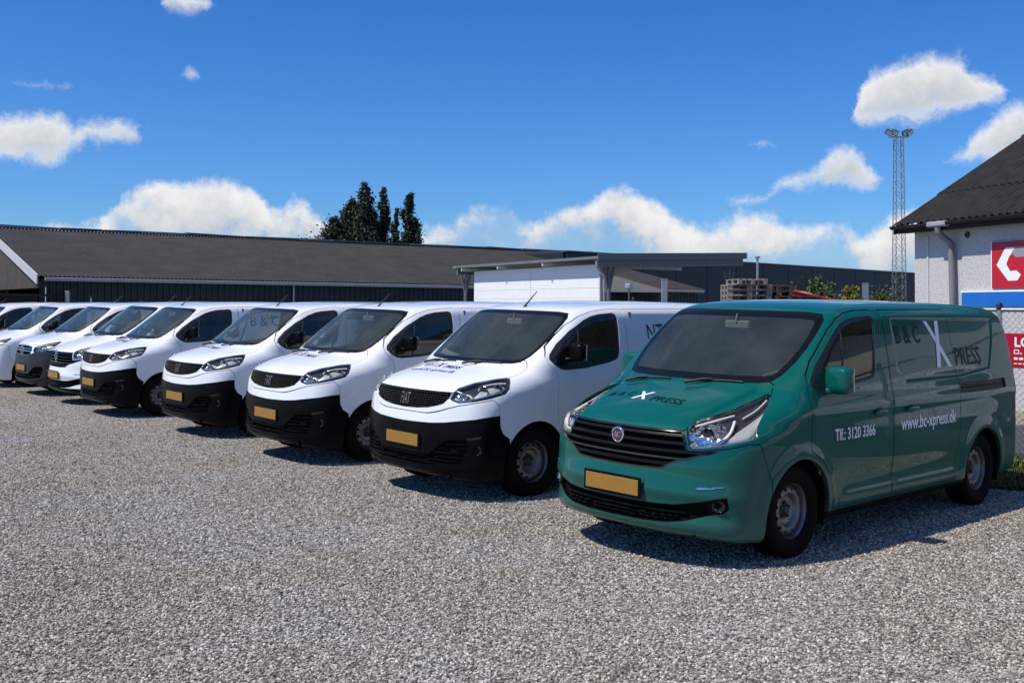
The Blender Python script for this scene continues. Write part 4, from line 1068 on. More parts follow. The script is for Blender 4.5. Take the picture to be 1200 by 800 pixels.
# ---------------------------------------------------------------- materials of the buildings
DARKROOF = mat('weathered_fibre_cement_roof', (.042, .039, .038), .9, spec=.2, noise=.22, nscale=.8, dirt=((.13, .125, .12), .60, 4.5))
NEARROOF = mat('dark_corrugated_roof', (.024, .023, .023), .85, spec=.2, noise=.35, nscale=3.5, dirt=((.16, .155, .15), .70, 3.5))
NAVY = mat('dark_navy_cladding', (.010, .014, .022), .5, noise=.2, nscale=1.5)
NAVYP = mat('dark_navy_wall_panel', (.009, .013, .022), .6, noise=.2, nscale=.6)
GALV = mat('galvanised_steel', (.42, .43, .44), .42, metal=.7, noise=.15, nscale=12)
GREYP = mat('grey_painted_steel', (.13, .135, .14), .5, noise=.12, nscale=6)
WHITEW = mat('white_sheet_wall', (.80, .81, .80), .55, noise=.03, nscale=3)
WHITEB = mat('white_painted_board', (.52, .52, .52), .6, noise=.08, nscale=5)
GUTTER = mat('grey_gutter', (.30, .30, .30), .5, noise=.1, nscale=4)
SOFFIT = mat('dark_soffit', (.015, .015, .016), .8)
MOSSW = mat('mossy_brown_gable', (.060, .050, .042), .9, noise=.35, nscale=1.2, dirt=((.055, .07, .02), .58, .9))
WOODG = mat('weathered_pallet_wood', (.27, .235, .19), .85, noise=.35, nscale=9, bump=.3, bscale=60)
WOODD = mat('dark_pallet_wood', (.055, .048, .04), .85, noise=.35, nscale=9)  # wood colour darker than the pale stack
REDP = mat('red_container_paint', (.50, .012, .022), .42, noise=.12, nscale=5)
REDSIGN = mat('red_sign_board', (.50, .010, .026), .4, noise=.04, nscale=3)
BLUESIGN = mat('blue_sign_board', (.010, .135, .50), .4, noise=.04, nscale=3)
SIGNWHITE = mat('white_sign_print', (.85, .85, .85), .45)
SIGNGREY = mat('grey_sign_print', (.28, .28, .29), .45)
PEBBLE = mat('white_pebbledash', (.66, .65, .63), .9)
def pebble_nodes():
    nt = PEBBLE.node_tree; L = nt.links; b = nt.nodes['Principled BSDF']; tc = nt.nodes.new('ShaderNodeTexCoord')
    v = nt.nodes.new('ShaderNodeTexNoise'); v.inputs['Scale'].default_value = 34; v.inputs['Detail'].default_value = 4; L.new(tc.outputs['Object'], v.inputs['Vector'])
    r = nt.nodes.new('ShaderNodeValToRGB'); L.new(v.outputs['Fac'], r.inputs[0]); e = r.color_ramp.elements; e[0].position = .30; e[0].color = (.22, .215, .21, 1); e[1].position = .48; e[1].color = (.53, .52, .505, 1); L.new(r.outputs[0], b.inputs['Base Color'])
    bp = nt.nodes.new('ShaderNodeBump'); bp.inputs['Strength'].default_value = .5; bp.inputs['Distance'].default_value = .01; L.new(v.outputs['Fac'], bp.inputs['Height']); L.new(bp.outputs[0], b.inputs['Normal'])
pebble_nodes()

def corrugated(x0, x1, y0, z0, y1, z1, pitch=.177, amp=.025, per=8, rows=2, th=.008):
    """wavy sheet: waves across x, running up from (y0,z0) to (y1,z1)"""
    n = max(2, int((x1 - x0) / pitch * per) + 1); ln = math.hypot(y1 - y0, z1 - z0); ny, nz = -(z1 - z0) / ln, (y1 - y0) / ln
    def f(u, v):
        x = x0 + (x1 - x0) * u; w = amp * np.sin(2 * math.pi * x / pitch)
        return x, y0 + (y1 - y0) * v + ny * w, z0 + (z1 - z0) * v + nz * w
    m = grid_mesh(f, n, rows)
    if m[1][:, 2].mean() < 0: m = (m[0], -m[1], m[2][:, ::-1])
    lip = (m[0], -m[1], m[2][:, ::-1])
    return cat(skirt(m, th, False), offset(lip, th))

def ribbed(x0, x1, z0, z1, pitch=.25, depth=.035, y=0.0):
    """trapezoid profiled upright cladding facing -y"""
    xs = []; ys = []
    for k in range(int((x1 - x0) / pitch)):
        a = x0 + k * pitch
        for t, d in ((0, 0), (.40, 0), (.50, -depth), (.86, -depth), (.96, 0)): xs.append(a + t * pitch); ys.append(y + d)
    xs.append(x1); ys.append(y); n = len(xs)
    P = [(xs[i], ys[i], z0) for i in range(n)] + [(xs[i], ys[i], z1) for i in range(n)]
    return flat(P, [(i, i + 1, n + i + 1, n + i) for i in range(n - 1)])

def prism(poly, z0, z1, ax='y'):
    """polygon (u,v) in the x-z plane pushed from y=z0 to y=z1"""
    n = len(poly); P = [(u, z0, v) for u, v in poly] + [(u, z1, v) for u, v in poly]
    a = sum(poly[i][0] * poly[(i + 1) % n][1] - poly[(i + 1) % n][0] * poly[i][1] for i in range(n))
    from mathutils.geometry import tessellate_polygon
    tri = []
    for t in tessellate_polygon([[Vector((u, v, 0)) for u, v in poly]]):
        (ax_, ay_), (bx_, by_), (cx_, cy_) = (poly[k] for k in t)
        tri.append(tuple(t) if (bx_ - ax_) * (cy_ - ay_) - (cx_ - ax_) * (by_ - ay_) > 0 else tuple(t)[::-1])
    F_ = [t for t in tri] + [tuple(n + k for k in t[::-1]) for t in tri]
    sd_ = [(i, n + i, n + (i + 1) % n, (i + 1) % n) for i in range(n)]
    F_ += sd_ if a > 0 else [f[::-1] for f in sd_]
    return flat(P, F_)

def turned(o, x):
    """stand a profile across its building"""
    o.rotation_euler = (0, 0, math.radians(90)); o.location = (x, 0, 0); return o

def tri_mesh(P2, T, y, cx=0, cz=0):
    """flat lettering standing in the x-z plane, seen from -y"""
    P = np.stack([P2[:, 0] + cx, np.full(len(P2), y), P2[:, 1] + cz], 1)
    fn = np.cross(P[T[:, 1]] - P[T[:, 0]], P[T[:, 2]] - P[T[:, 0]])
    T = np.where(fn[:, 1:2] > 0, T[:, ::-1], T)
    return P, np.tile([0, -1., 0], (len(P), 1)), T

# ---------------------------------------------------------------- right hand building (local x along the wall towards us, y into the house)
rb = empty('rendered_building', 'white pebbledash building with dark corrugated roof, behind the green van', 'building', (8.13, 21.0, 0), (0, 0, math.radians(-69.1)))
obj('wall', cat(box(0, 26, 0, .3, 0, 3.50), box(0, .3, .3, 9.6, 0, 3.42)), PEBBLE, rb)
turned(obj('gable', prism([(0, 3.5), (9.6, 3.5), (4.8, 6.25)], 0, .25), PEBBLE, rb), .26)
TP = math.tan(math.radians(30.5))
ez = 3.51
for r in range(5):
    ya, yb = -.36 + r * 1.15, -.36 + (r + 1) * 1.15 + .12
    for c in range(25):
        xa = -.25 + c * 1.062
        sh = corrugated(xa, xa + 1.075, ya, ez + (ya + .36) * TP + .012 * (r % 2) + .006 * (c % 2), yb, ez + (yb + .36) * TP + .012 * (r % 2) + .006 * (c % 2) - .015, rows=3)
        obj('roof_sheet', sh, NEARROOF, rb)
obj('rear_roof', corrugated(-.25, 25.8, 10.4, ez + .1, 5.2, ez + 5.56 * TP, rows=2, per=4), NEARROOF, rb)
turned(obj('verge_board', prism([(-.34, ez - .19), (-.34, ez - .04), (5.2, ez + 5.54 * TP - .04), (5.2, ez + 5.54 * TP - .22)], -.02, .02), SOFFIT, rb), -.20)
obj('soffit', box(-.21, 25.8, -.28, .0, ez - .16, ez - .10), SOFFIT, rb); obj('fascia', box(-.21, 25.8, -.30, -.26, ez - .18, ez - .03), SOFFIT, rb)
a = np.linspace(math.pi, 2 * math.pi, 9)
gut = grid_mesh(lambda u, v: (-.23 + 26.0 * v, -.375 + .068 * np.cos(math.pi + math.pi * u), ez - .035 + .068 * np.sin(math.pi + math.pi * u)), 9, 2)
obj('gutter', cat(gut, (gut[0], -gut[1], gut[2][:, ::-1])), mat('dark_gutter', (.05, .05, .052), .45), rb)
obj('gutter_outlet', box(.80, 1.28, -.46, -.30, ez - .12, ez - .02, .02), GUTTER, rb)
obj('downpipe', tube(catmull([(1.03, -.37, ez - .08), (1.03, -.36, ez - .22), (1.05, -.22, ez - .34), (1.07, -.11, ez - .42), (1.08, -.10, ez - .55), (1.12, -.10, 1.6), (1.14, -.10, .2)], 5, False), .060, 14), mat('downpipe_grey', (.20, .20, .205), .5), rb)
obj('corner_strip', box(.345, .395, -.018, .002, 0, 3.24), WHITEB, rb)
obj('vent', xform(cat(lathe([(.062, .0), (.058, .014), (.001, .014)], 20)), rotm('z', math.pi), (1.40, -.004, 3.22)), mat('vent_dark', (.03, .03, .03), .6), rb)
rs = empty('wall_sign', 'red sign board with white hexagon bracket emblem on the pebbledash wall', 'sign', (8.13, 21.0, 0), (0, 0, math.radians(-69.1)))
obj('board', box(2.02, 4.60, -.05, -.012, 2.20, 3.04, .004), REDSIGN, rs)
u0, v0 = 2.02, 2.20
hexa = [(.32, .73), (.55, .73), (.48, .64), (.40, .56), (.335, .43), (.42, .30), (.56, .31), (.66, .23), (.58, .13), (.377, .13), (.116, .42)]
obj('emblem', prism([(u0 + a_, v0 + b_) for a_, b_ in hexa], -.054, -.050), SIGNWHITE, rs)
obj('emblem_core', prism([(u0 + .52 + .18 * math.cos(k * math.pi / 3) + .12, v0 + .64 + .11 * math.sin(k * math.pi / 3)) for k in range(6)], -.056, -.050), SIGNGREY, rs)
obj('border', box(2.00, 2.02, -.05, -.012, 2.19, 3.05), SIGNWHITE, rs)
bs = empty('wall_sign', 'long blue sign board below the red one on the pebbledash wall', 'sign', (8.13, 21.0, 0), (0, 0, math.radians(-69.1)))
obj('board', box(1.29, 7.2, -.055, -.012, 1.86, 2.13, .004), BLUESIGN, bs); obj('border', box(1.27, 7.2, -.05, -.012, 2.132, 2.165), SIGNWHITE, bs)

# ---------------------------------------------------------------- long hall on the left
lh = empty('farm_hall', 'long low hall with weathered dark roof and navy ribbed cladding, left background', 'building', (-21.1, 46.5, 0), (0, 0, math.radians(34.9)))
RZ = 6.22; EZ = 3.12; W = 15.0; LEN = 41.5
obj('cladding', ribbed(.35, LEN, 0, 2.98, .30, .05, .45), NAVY, lh)
obj('roof_covering', corrugated(-.1, LEN, 0, EZ, W, RZ, .20, .022, 5, 3), DARKROOF, lh)
obj('rear_roof', flat([(-.1, W, RZ - .03), (LEN, W, RZ - .03), (LEN, 2 * W, EZ), (-.1, 2 * W, EZ)], [(0, 1, 2, 3)]), DARKROOF, lh)
obj('gutter', box(.2, LEN, -.12, .04, EZ - .22, EZ - .06, .02), mat('pale_gutter', (.34, .33, .315), .6, noise=.1, nscale=2), lh)
turned(obj('gable_wall', prism([(.45, 0), (.45, EZ - .12), (W, RZ - .15), (2 * W - .45, EZ - .12), (2 * W - .45, 0)], .0, .25), MOSSW, lh), .32)
turned(obj('barge_board', prism([(-.1, EZ - .38), (-.1, EZ + .06), (W, RZ + .06), (W, RZ - .38)], -.03, .03), WHITEB, lh), -.12)
x = -.2; k = 0
while x < LEN:
    l_ = 2.3 + 1.9 * rng.random(); t_ = rng.uniform(-.02, .05)
    m_ = prism([(0, -.02), (0, .10 + t_), (l_ - .05, .10 - t_ * .5), (l_ - .05, -.02)], -.30, .30)
    obj('ridge_cap', m_, mat('ridge_cap_grey', (.10, .10, .10), .7, noise=.25, nscale=3) if k % 3 else mat('ridge_cap_light', (.24, .24, .235), .7), lh, (x, W, RZ + .04)); x += l_; k += 1
obj('downpipe', tube([(12.2, .30, EZ - .2), (12.2, .30, .1)], .05, 8), GALV, lh)
an = empty('lean_to_shed', 'black boarded lean-to against the mossy gable at the left edge', 'shed', (-21.1, 46.5, 0), (0, 0, math.radians(34.9)))
obj('wall', box(-4.2, -.3, -1.2, 12, 0, 2.25), mat('black_boards', (.008, .008, .008), .8), an)
obj('roof', flat([(-4.5, -1.5, 2.26), (.2, -1.5, 2.60), (.2, 12, 2.60), (-4.5, 12, 2.26)], [(0, 1, 2, 3)]), DARKROOF, an)
obj('roof_edge', box(-4.5, .2, -1.54, -1.50, 2.20, 2.30), SOFFIT, an)

# ---------------------------------------------------------------- dark warehouse, centre right
dw = empty('warehouse', 'long flat-roofed dark navy warehouse behind the pallets', 'building', (4.0, 75.0, 0), (0, 0, math.radians(45.1)))
for k in range(15):
    obj('wall_panel', box(k * 4.4 + .02, k * 4.4 + 4.36, 0, .2, 0, 5.84, .03), NAVYP, dw)
obj('core', box(.02, 66, .21, 22, 0, 5.80), NAVYP, dw); obj('roof_edge', box(-.05, 66.1, -.06, 22, 5.845, 5.98, .02), mat('roof_edge_metal', (.045, .05, .06), .4), dw)
for k in range(5): obj('end_panel', box(-.2, -.001, .25 + k * 4.35, 4.56 + k * 4.35, 0, 5.84, .03), NAVYP, dw)

# small outbuilding under and behind the canopy
ob_ = empty('outbuilding', 'small shed with brown-grey hipped roof seen under the canopy', 'shed', (3.2, 49.5, 0), (0, 0, math.radians(3)))
obj('cladding', ribbed(.25, 3.75, 0, 2.62, .22, .04, .25), NAVY, ob_); obj('wall', box(.27, 3.7, .27, 4, 0, 2.62), NAVY, ob_)
obj('roof', flat([(0, 0, 2.72), (4.0, 0, 2.72), (4.0, 4.6, 2.72), (0, 4.6, 2.72), (.9, 2.3, 3.42), (2.1, 2.3, 3.42)], [(0, 1, 5, 4), (1, 2, 5), (2, 3, 4, 5), (3, 0, 4)]), mat('brown_grey_roof', (.11, .10, .095), .85, noise=.2, nscale=4), ob_)
obj('fascia', cat(box(0, 4.0, -.03, .0, 2.58, 2.72), box(4.0, 4.03, 0, 4.6, 2.58, 2.72)), mat('pale_fascia', (.34, .33, .31), .6), ob_)

# ---------------------------------------------------------------- canopy with white side wall
cp = empty('carport', 'open steel canopy with flat grey roof and white sheet side wall', 'canopy', (3.06, 35.6, 0), (0, 0, math.radians(30.3)))
def cz(x): return 3.50 + .034 * x
obj('roof', flat([(-.15, 0, cz(-.15)), (6.6, 0, cz(6.6)), (6.6, 10.9, cz(6.6)), (-.15, 10.9, cz(-.15)), (-.15, 0, cz(-.15) + .09), (6.6, 0, cz(6.6) + .09), (6.6, 10.9, cz(6.6) + .09), (-.15, 10.9, cz(-.15) + .09)], [(0, 3, 2, 1), (4, 5, 6, 7), (0, 1, 5, 4), (1, 2, 6, 5), (2, 3, 7, 6), (3, 0, 4, 7)]), mat('canopy_sheet', (.20, .205, .205), .5, metal=.3, noise=.1, nscale=2), cp)
for nm_, y_ in (('front_beam', .06), ('rear_beam', 10.5)): obj(nm_, flat([(x, y, z + cz(x)) for x in (-.10, 6.5) for y in (y_, y_ + .12) for z in (-.30, -.004)], [(0, 1, 3, 2), (4, 6, 7, 5), (0, 4, 5, 1), (2, 3, 7, 6), (0, 2, 6, 4), (1, 5, 7, 3)]), GREYP, cp)
obj('fascia', flat([(x, y, z + cz(x) - .02) for x in (-.16, 6.62) for y in (-.03, -.002) for z in (-.03, .20)], [(0, 1, 3, 2), (4, 6, 7, 5), (0, 4, 5, 1), (2, 3, 7, 6), (0, 2, 6, 4), (1, 5, 7, 3)]), GREYP, cp)
for y in (3.6, 7.0, 10.1): obj('purlin', box(-.12, 6.5, y, y + .08, 3.34, 3.48, .008), WHITEB, cp)
for k in range(2):
    obj('wall_panel', box(.30, .36, .55 + k * 4.62, .55 + k * 4.62 + 4.60, 0, 3.33, .006), WHITEW, cp)
for k in range(9): obj('wall_batten', box(.293, .299, .56, 9.78, .36 + k * .36, .366 + k * .36), mat('batten_line', (.62, .62, .61), .6), cp)
obj('corner_trim', box(.27, .38, .47, .545, 0, 3.34, .006), WHITEB, cp)
for (x, y) in ((.55, .35), (6.05, .35), (.12, 10.2), (6.05, 10.2)):
    po = obj('post', tube([(x, y, 0), (x, y, 3.25)], .075, 12), GREYP, cp)
    for dx in (-.22, .22): obj('brace', tube([(x, y, 2.3), (x + dx, y, 3.22)], .05, 8), GREYP, po)
obj('downpipe', tube(catmull([(-.12, .12, 3.42), (-.10, .12, 3.22), (.05, .14, 3.05), (.22, .18, 2.92), (.24, .18, 2.6), (.24, .18, .1)], 4, False), .045, 10), GALV, cp)

# ---------------------------------------------------------------- fence behind the vans
FD = Vector((-.611, .792, 0)); F0 = Vector((5.62, 12.0, 0))
FROT = math.atan2(FD.y, FD.x)
fn_ = empty('chain_link_fence', 'galvanised chain-link fence running behind the row of vans', 'fence', F0, (0, 0, FROT))
for k in range(-2, 22):
    hgt = {0: 1.86, 2: 1.95}.get(k, 1.84 if k < 9 else (1.95 if k % 4 else 2.15))
    obj('post', tube([(k * 3.0, 0, 0), (k * 3.0, 0, hgt)], .030, 10), GALV, fn_)
    obj('post_cap', lathe([(.001, .03), (.022, .022), (.036, 0), (.036, -.06)], 10, axis=2), mat('black_post_cap', (.012, .013, .02), .5), fn_, (k * 3.0, 0, hgt))
obj('top_rail', tube([(-6, 0, 1.80), (63, 0, 1.80)], .024, 8), GALV, fn_)
for z in (.10, .95): obj('line_wire', tube([(-6, 0, z), (63, 0, z)], .004, 5), GALV, fn_)
wires = []
for k in range(int(9.0 / .075)):
    x = -6 + k * .075
    for sgn in (1, -1):
        pts = []
        for j in range(25):
            z = .08 + j * .0725; xx = x + sgn * (j * .0725) * 1.0
            pts.append((xx, .004 * sgn * (1 if j % 2 else -1), z))
        p = np.array(pts); p = p[(p[:, 0] > -6) & (p[:, 0] < 3.6)]
        if len(p) > 2: wires.append(tube(p, .0024, 3, False))
tag(obj('wire_netting', cat(*wires), GALV, fn_), kind='stuff')
sg = empty('warning_sign', 'small red sign with white lettering wired to the fence by the green van', 'sign', F0, (0, 0, FROT + math.pi))
obj('board', box(.02, .62, -.022, -.014, 1.14, 1.535, .003), mat('red_fence_sign', (.42, .008, .022), .4), sg)
# its own frame: x runs to the right seen from the yard
for k_ in range(5):
    obj('print_mark', box(.175 + k_ * .06, .22 + k_ * .06, -.025, -.0222, 1.235, 1.262), SIGNWHITE, sg); obj('print_mark', box(.175 + k_ * .05, .21 + k_ * .05, -.025, -.0222, 1.185, 1.197), SIGNWHITE, sg)
for s_, sz, cx, cz_, bd in (('LO', .15, .275, 1.385, .03),):
    P2, T2 = text_mesh(s_, sz, bd); obj('lettering', tri_mesh(P2, T2, -.024, cx, cz_), SIGNWHITE, sg)
obj('pictogram', cat(box(.175, .185, -.025, -.022, 1.30, 1.35), box(.225, .235, -.025, -.022, 1.30, 1.35), box(.185, .225, -.025, -.022, 1.34, 1.35), box(.185, .225, -.025, -.022, 1.30, 1.31), box(.245, .265, -.025, -.022, 1.30, 1.315)), SIGNWHITE, sg)
fl_ = empty('flood_light', 'small grey flood light on the fence post above the white van roof', 'lamp', F0 + FD * 6.1, (0, 0, FROT))
obj('lamp_head', box(-.06, .06, -.06, .06, 2.10, 2.20, .025), GALV, fl_); obj('bracket', tube([(0, 0, 1.9), (0, 0, 2.11)], .012, 8), GREYP, fl_)
# ---------------------------------------------------------------- pallets, container, poles
PBM = (('top', box(-.6, .6, -.06, .06, 0, .022, .003)), ('cross', box(-.07, .07, -.4, .4, 0, .022, .003)), ('blk', box(-.07, .07, -.05, .05, 0, .078, .004)))
def pallet_pieces(m):
    r = []
    for n_, g_ in PBM:
        me = to_mesh('pallet_piece', g_); me.materials.append(m); r.append(me)
    return r
def pallet(PB, label, x, y, z, rz):
    p = empty('pallet', label, 'pallet', (x, y, z), (0, 0, rz), 'wooden pallets stacked by the canopy')
    for k in range(5): obj('top_board', PB[0], None, p, (0, -.34 + k * .17, .122))
    for k in range(3): obj('cross_board', PB[1], None, p, (-.53 + k * .53, 0, .100))
    for a_ in (-.53, 0, .53):
        for b_ in (-.34, 0, .34): obj('block', PB[2], None, p, (a_, b_, .022))
    for b_ in (-.34, 0, .34): obj('bottom_board', PB[0], None, p, (0, b_, 0))
PALE = pallet_pieces(WOODG); DARK = pallet_pieces(WOODD)
def stack(PB, x, y, n, rz, top, rest, turn=()):
    for k in range(n):
        j = n - 1 - k
        pallet(PB, top[j] if j < len(top) else rest, x + rng.uniform(-.03, .03), y + rng.uniform(-.03, .03), k * .1445, rz + rng.uniform(-.03, .03) + (math.pi / 2 if j in turn else 0))
stack(PALE, 6.32, 28.2, 18, .05, ['topmost weathered pallet of the pale stack, turned end on', 'weathered pallet just under the topmost of the pale stack', 'third pallet from the top of the pale stack', 'fourth pallet from the top of the pale stack'], 'weathered pallet low in the pale stack', turn=(0,))
stack(DARK, 7.28, 28.9, 17, 1.5, ['topmost dark pallet, right of the pale stack', 'second dark pallet from the top, right of the pale stack', 'third dark pallet from the top, right of the pale stack'], 'dark pallet low in the stack beside the pale one')
stack(DARK, 8.05, 29.6, 15, .1, ['topmost pallet of the lowest dark stack beside the red container'], 'dark pallet in the lowest stack beside the red container')

def container():
    c = empty('waste_container', 'red steel waste container with pale rim, behind the green van roof', 'container', (9.05, 30.2, 0), (0, 0, .12))
    prof = [(-1.05, .25), (-1.22, 2.36), (1.95, 1.72), (1.6, .25)]
    obj('front_wall', prism(prof, -.03, .03), REDP, c)
    obj('rear_wall', prism(prof, 1.5, 1.56), REDP, c); 
    obj('floor', box(-1.5, 1.55, .03, 1.5, .25, .31), REDP, c)
    obj('end_wall', flat([(-1.05, .03, .25), (-1.22, .03, 2.30), (-1.22, 1.5, 2.30), (-1.05, 1.5, .25)], [(0, 1, 2, 3)]), REDP, c)
    obj('end_wall', flat([(1.6, .03, .25), (1.95, .03, 1.86), (1.95, 1.5, 1.86), (1.6, 1.5, .25)], [(3, 2, 1, 0)]), REDP, c)
    obj('rim', cat(tube([(-1.25, 0, 2.37), (1.98, 0, 1.73)], .045, 8), tube([(-1.25, 1.53, 2.31), (1.98, 1.53, 1.87)], .045, 8)), REDP, c)
    obj('load', tube([(-1.1, .3, 2.33), (-.5, .2, 2.25), (.3, .25, 2.06)], [.05, .06, .03], 8), mat('pale_debris', (.5, .47, .4), .9), c)
    for x in np.arange(-1.0, 1.6, .32): obj('rib', box(x, x + .08, -.09, -.031, .27, 2.26 - .202 * (x + 1.22), .012), REDP, c)
    for x in (-1.1, 1.1): obj('skid', box(x, x + .12, 0, 1.5, -.01, .25), REDP, c)
    for k_ in range(4): obj('print_mark', box(-.50 + k_ * .10, -.43 + k_ * .10, -.096, -.0905, 1.96, 2.05), SIGNWHITE, c)
container()
lp = empty('lamp_post', 'slim pale lamp post rising behind the pallets', 'lamp post', (8.02, 34.0, 0))
obj('pole', tube([(0, 0, 0), (0, 0, 3.45)], [.05, .035], 10), GALV, lp); obj('lamp_head', box(-.07, .07, -.12, .06, 3.45, 3.53, .02), GALV, lp)
for (x, y, h_, lab) in ((4.83, 33.0, 2.72, 'square grey steel post standing under the canopy'), (12.9, 38.0, 2.75, 'grey steel post between the shrubs and the lattice mast'), (-22.4, 46.0, 2.45, 'stout pale post in front of the black lean-to'), (-20.05, 47.0, 2.42, 'stout pale post at the corner of the long hall')):
    p = empty('steel_post', lab, 'post', (x, y, 0)); obj('shaft', box(-.09, .09, -.09, .09, 0, h_, .01), GALV, p); obj('cap', box(-.10, .10, -.10, .10, h_ + .001, h_ + .025, .006), GALV, p)

MASTG = mat('dull_galvanised_lattice', (.20, .205, .21), .55, metal=.5)
def mast():
    m_ = empty('lattice_mast', 'tall galvanised lattice mast with flood lights beside the right building', 'mast', (18.6, 50, 0))
    H_, w0, w1 = 10.1, .27, .17
    cor = [(-1, -1), (1, -1), (1, 1), (-1, 1)]
    for sx, sy in cor: obj('leg', tube([(sx * w0, sy * w0, 0), (sx * w1, sy * w1, H_)], .019, 6), MASTG, m_)
    n = 20
    for k in range(n):
        za, zb = H_ * k / n, H_ * (k + 1) / n; wa, wb = w0 + (w1 - w0) * k / n, w0 + (w1 - w0) * (k + 1) / n
        br = []
        for f in range(4):
            (ax, ay), (bx, by) = cor[f], cor[(f + 1) % 4]
            br.append(tube([(ax * wa, ay * wa, za), (bx * wb, by * wb, zb)], .008, 4)); br.append(tube([(bx * wa, by * wa, za), (ax * wb, ay * wb, zb)], .008, 4))
        obj('bracing', cat(*br), MASTG, m_)
    obj('platform', box(-.45, .45, -.12, .12, H_, H_ + .05), GALV, m_)
    for x, t in ((-.50, .55), (-.22, .3), (.30, -.45), (.50, -.55)):
        l_ = obj('flood_light', xform(box(-.17, .17, -.06, .06, -.13, .13, .02), rotm('y', t) @ rotm('x', .5), (0, 0, 0)), mat('flood_light_black', (.02, .02, .022), .5), m_, (x, -.1, H_ + .22))
        obj('lens', xform(box(-.14, .14, -.067, -.061, -.10, .10), rotm('y', t) @ rotm('x', .5)), mat('flood_lens', (.5, .55, .6), .15, coat=1), l_)
mast()

# ---------------------------------------------------------------- plants
def leaf_mat(name, c, v=.35):
    m = mat(name, c, .6); nt = m.node_tree; b = nt.nodes['Principled BSDF']; L = nt.links
    g = nt.nodes.new('ShaderNodeNewGeometry'); hsv = nt.nodes.new('ShaderNodeHueSaturation'); hsv.inputs['Color'].default_value = (*c, 1)
    mr = nt.nodes.new('ShaderNodeMapRange'); mr.inputs[3].default_value = 1 - v; mr.inputs[4].default_value = 1 + v; L.new(g.outputs['Random Per Island'], mr.inputs[0]); L.new(mr.outputs[0], hsv.inputs['Value'])
    m2 = nt.nodes.new('ShaderNodeMapRange'); m2.inputs[3].default_value = .47; m2.inputs[4].default_value = .52; L.new(g.outputs['Random Per Island'], m2.inputs[0]); L.new(m2.outputs[0], hsv.inputs['Hue']); L.new(hsv.outputs[0], b.inputs['Base Color'])
    b.inputs['Transmission Weight'].default_value = 0; b.inputs['Subsurface Weight'].default_value = 0
    return m
BARK = mat('bark', (.07, .055, .042), .9, noise=.3, nscale=6, bump=.5, bscale=12, bdist=.03)
POPLAR = leaf_mat('poplar_leaves', (.022, .040, .014)); YELLOWG = leaf_mat('yellow_green_leaves', (.17, .17, .02)); SHRUBG = leaf_mat('shrub_leaves', (.055, .085, .02)); GRASSM = leaf_mat('grass_blades', (.10, .155, .025))
def leaves(C, size, r):
    """one small bent leaf spray (two triangles) at each point"""
    n = len(C); d = r.normal(size=(n, 3)); d /= np.linalg.norm(d, axis=1, keepdims=True); e = np.cross(d, r.normal(size=(n, 3))); e /= np.linalg.norm(e, axis=1, keepdims=True) + 1e-9
    s = size * r.uniform(.6, 1.4, (n, 1)); P = np.stack([C - d * s * .5, C + e * s * .32, C + d * s * .5, C - e * s * .32], 1).reshape(-1, 3)
    i = np.arange(n) * 4; T = np.concatenate([np.stack([i, i + 1, i + 2], 1), np.stack([i, i + 2, i + 3], 1)])
    f = np.cross(e, d); N = np.repeat(f, 4, 0)
    return P, N, T
def tree(name, label, x, y, h_, w, lean, nl, size, leafm, seed, base=.12, category='tree', group=None, broad=False, limbs=26):
    r = np.random.default_rng(seed); t = empty(name, label, category, (x, y, 0), group=group)
    zz = np.linspace(0, 1, 12); trunk = np.stack([lean * h_ * zz ** 1.5 + .08 * np.sin(zz * 5 + seed), .1 * np.sin(zz * 4), h_ * .97 * zz], 1)
    wood = [tube(trunk, np.interp(zz, [0, 1], [.018 * h_ + .02, .006]), 8)]
    C = []
    for k in range(limbs):
        u = base + (1 - base) * (k + r.random()) / limbs; b0 = np.array([np.interp(u * (.92 if broad else .985), zz, trunk[:, j]) for j in range(3)])
        prof = (math.sin(math.pi * min(1, (u - base) / (1 - base) * .93 + .07)) ** .55) if broad else (min(1, (u - base) / .16 + .3) * max(.14, (1 - max(0, u - .5) / .5) ** .8))
        a = r.uniform(0, 2 * math.pi); ln = w * prof * r.uniform(.55, 1.15)
        up = ln * (r.uniform(.2, .7) if broad else r.uniform(1.1, 2.0)); tip = b0 + np.array([math.cos(a) * ln + lean * ln, math.sin(a) * ln, up]); tip[2] = min(tip[2], h_)
        mid = (b0 + tip) / 2 + np.array([math.cos(a), math.sin(a), 0]) * ln * .15
        pth = catmull([b0, mid, tip], 4, False); wood.append(tube(pth, np.linspace(.012 * h_ * (1 - u) + .012, .005, len(pth)), 5))
        m_ = max(8, int(nl / limbs * (.35 + prof)))
        q = r.random(m_) ** .75; pts = np.array([np.interp(q, np.linspace(0, 1, len(pth)), pth[:, j]) for j in range(3)]).T
        sg_ = (.10 + .16 * r.random()) * w * (.5 + prof * .6); C.append(pts + r.normal(size=(m_, 3)) * np.array([sg_, sg_, sg_ * 1.35]))
    C = np.concatenate(C); C = C[C[:, 2] > .03]
    obj('trunk', cat(*wood), BARK, t); obj('crown', leaves(C, size, r), leafm, t); return t
PG = 'poplars behind the long hall'
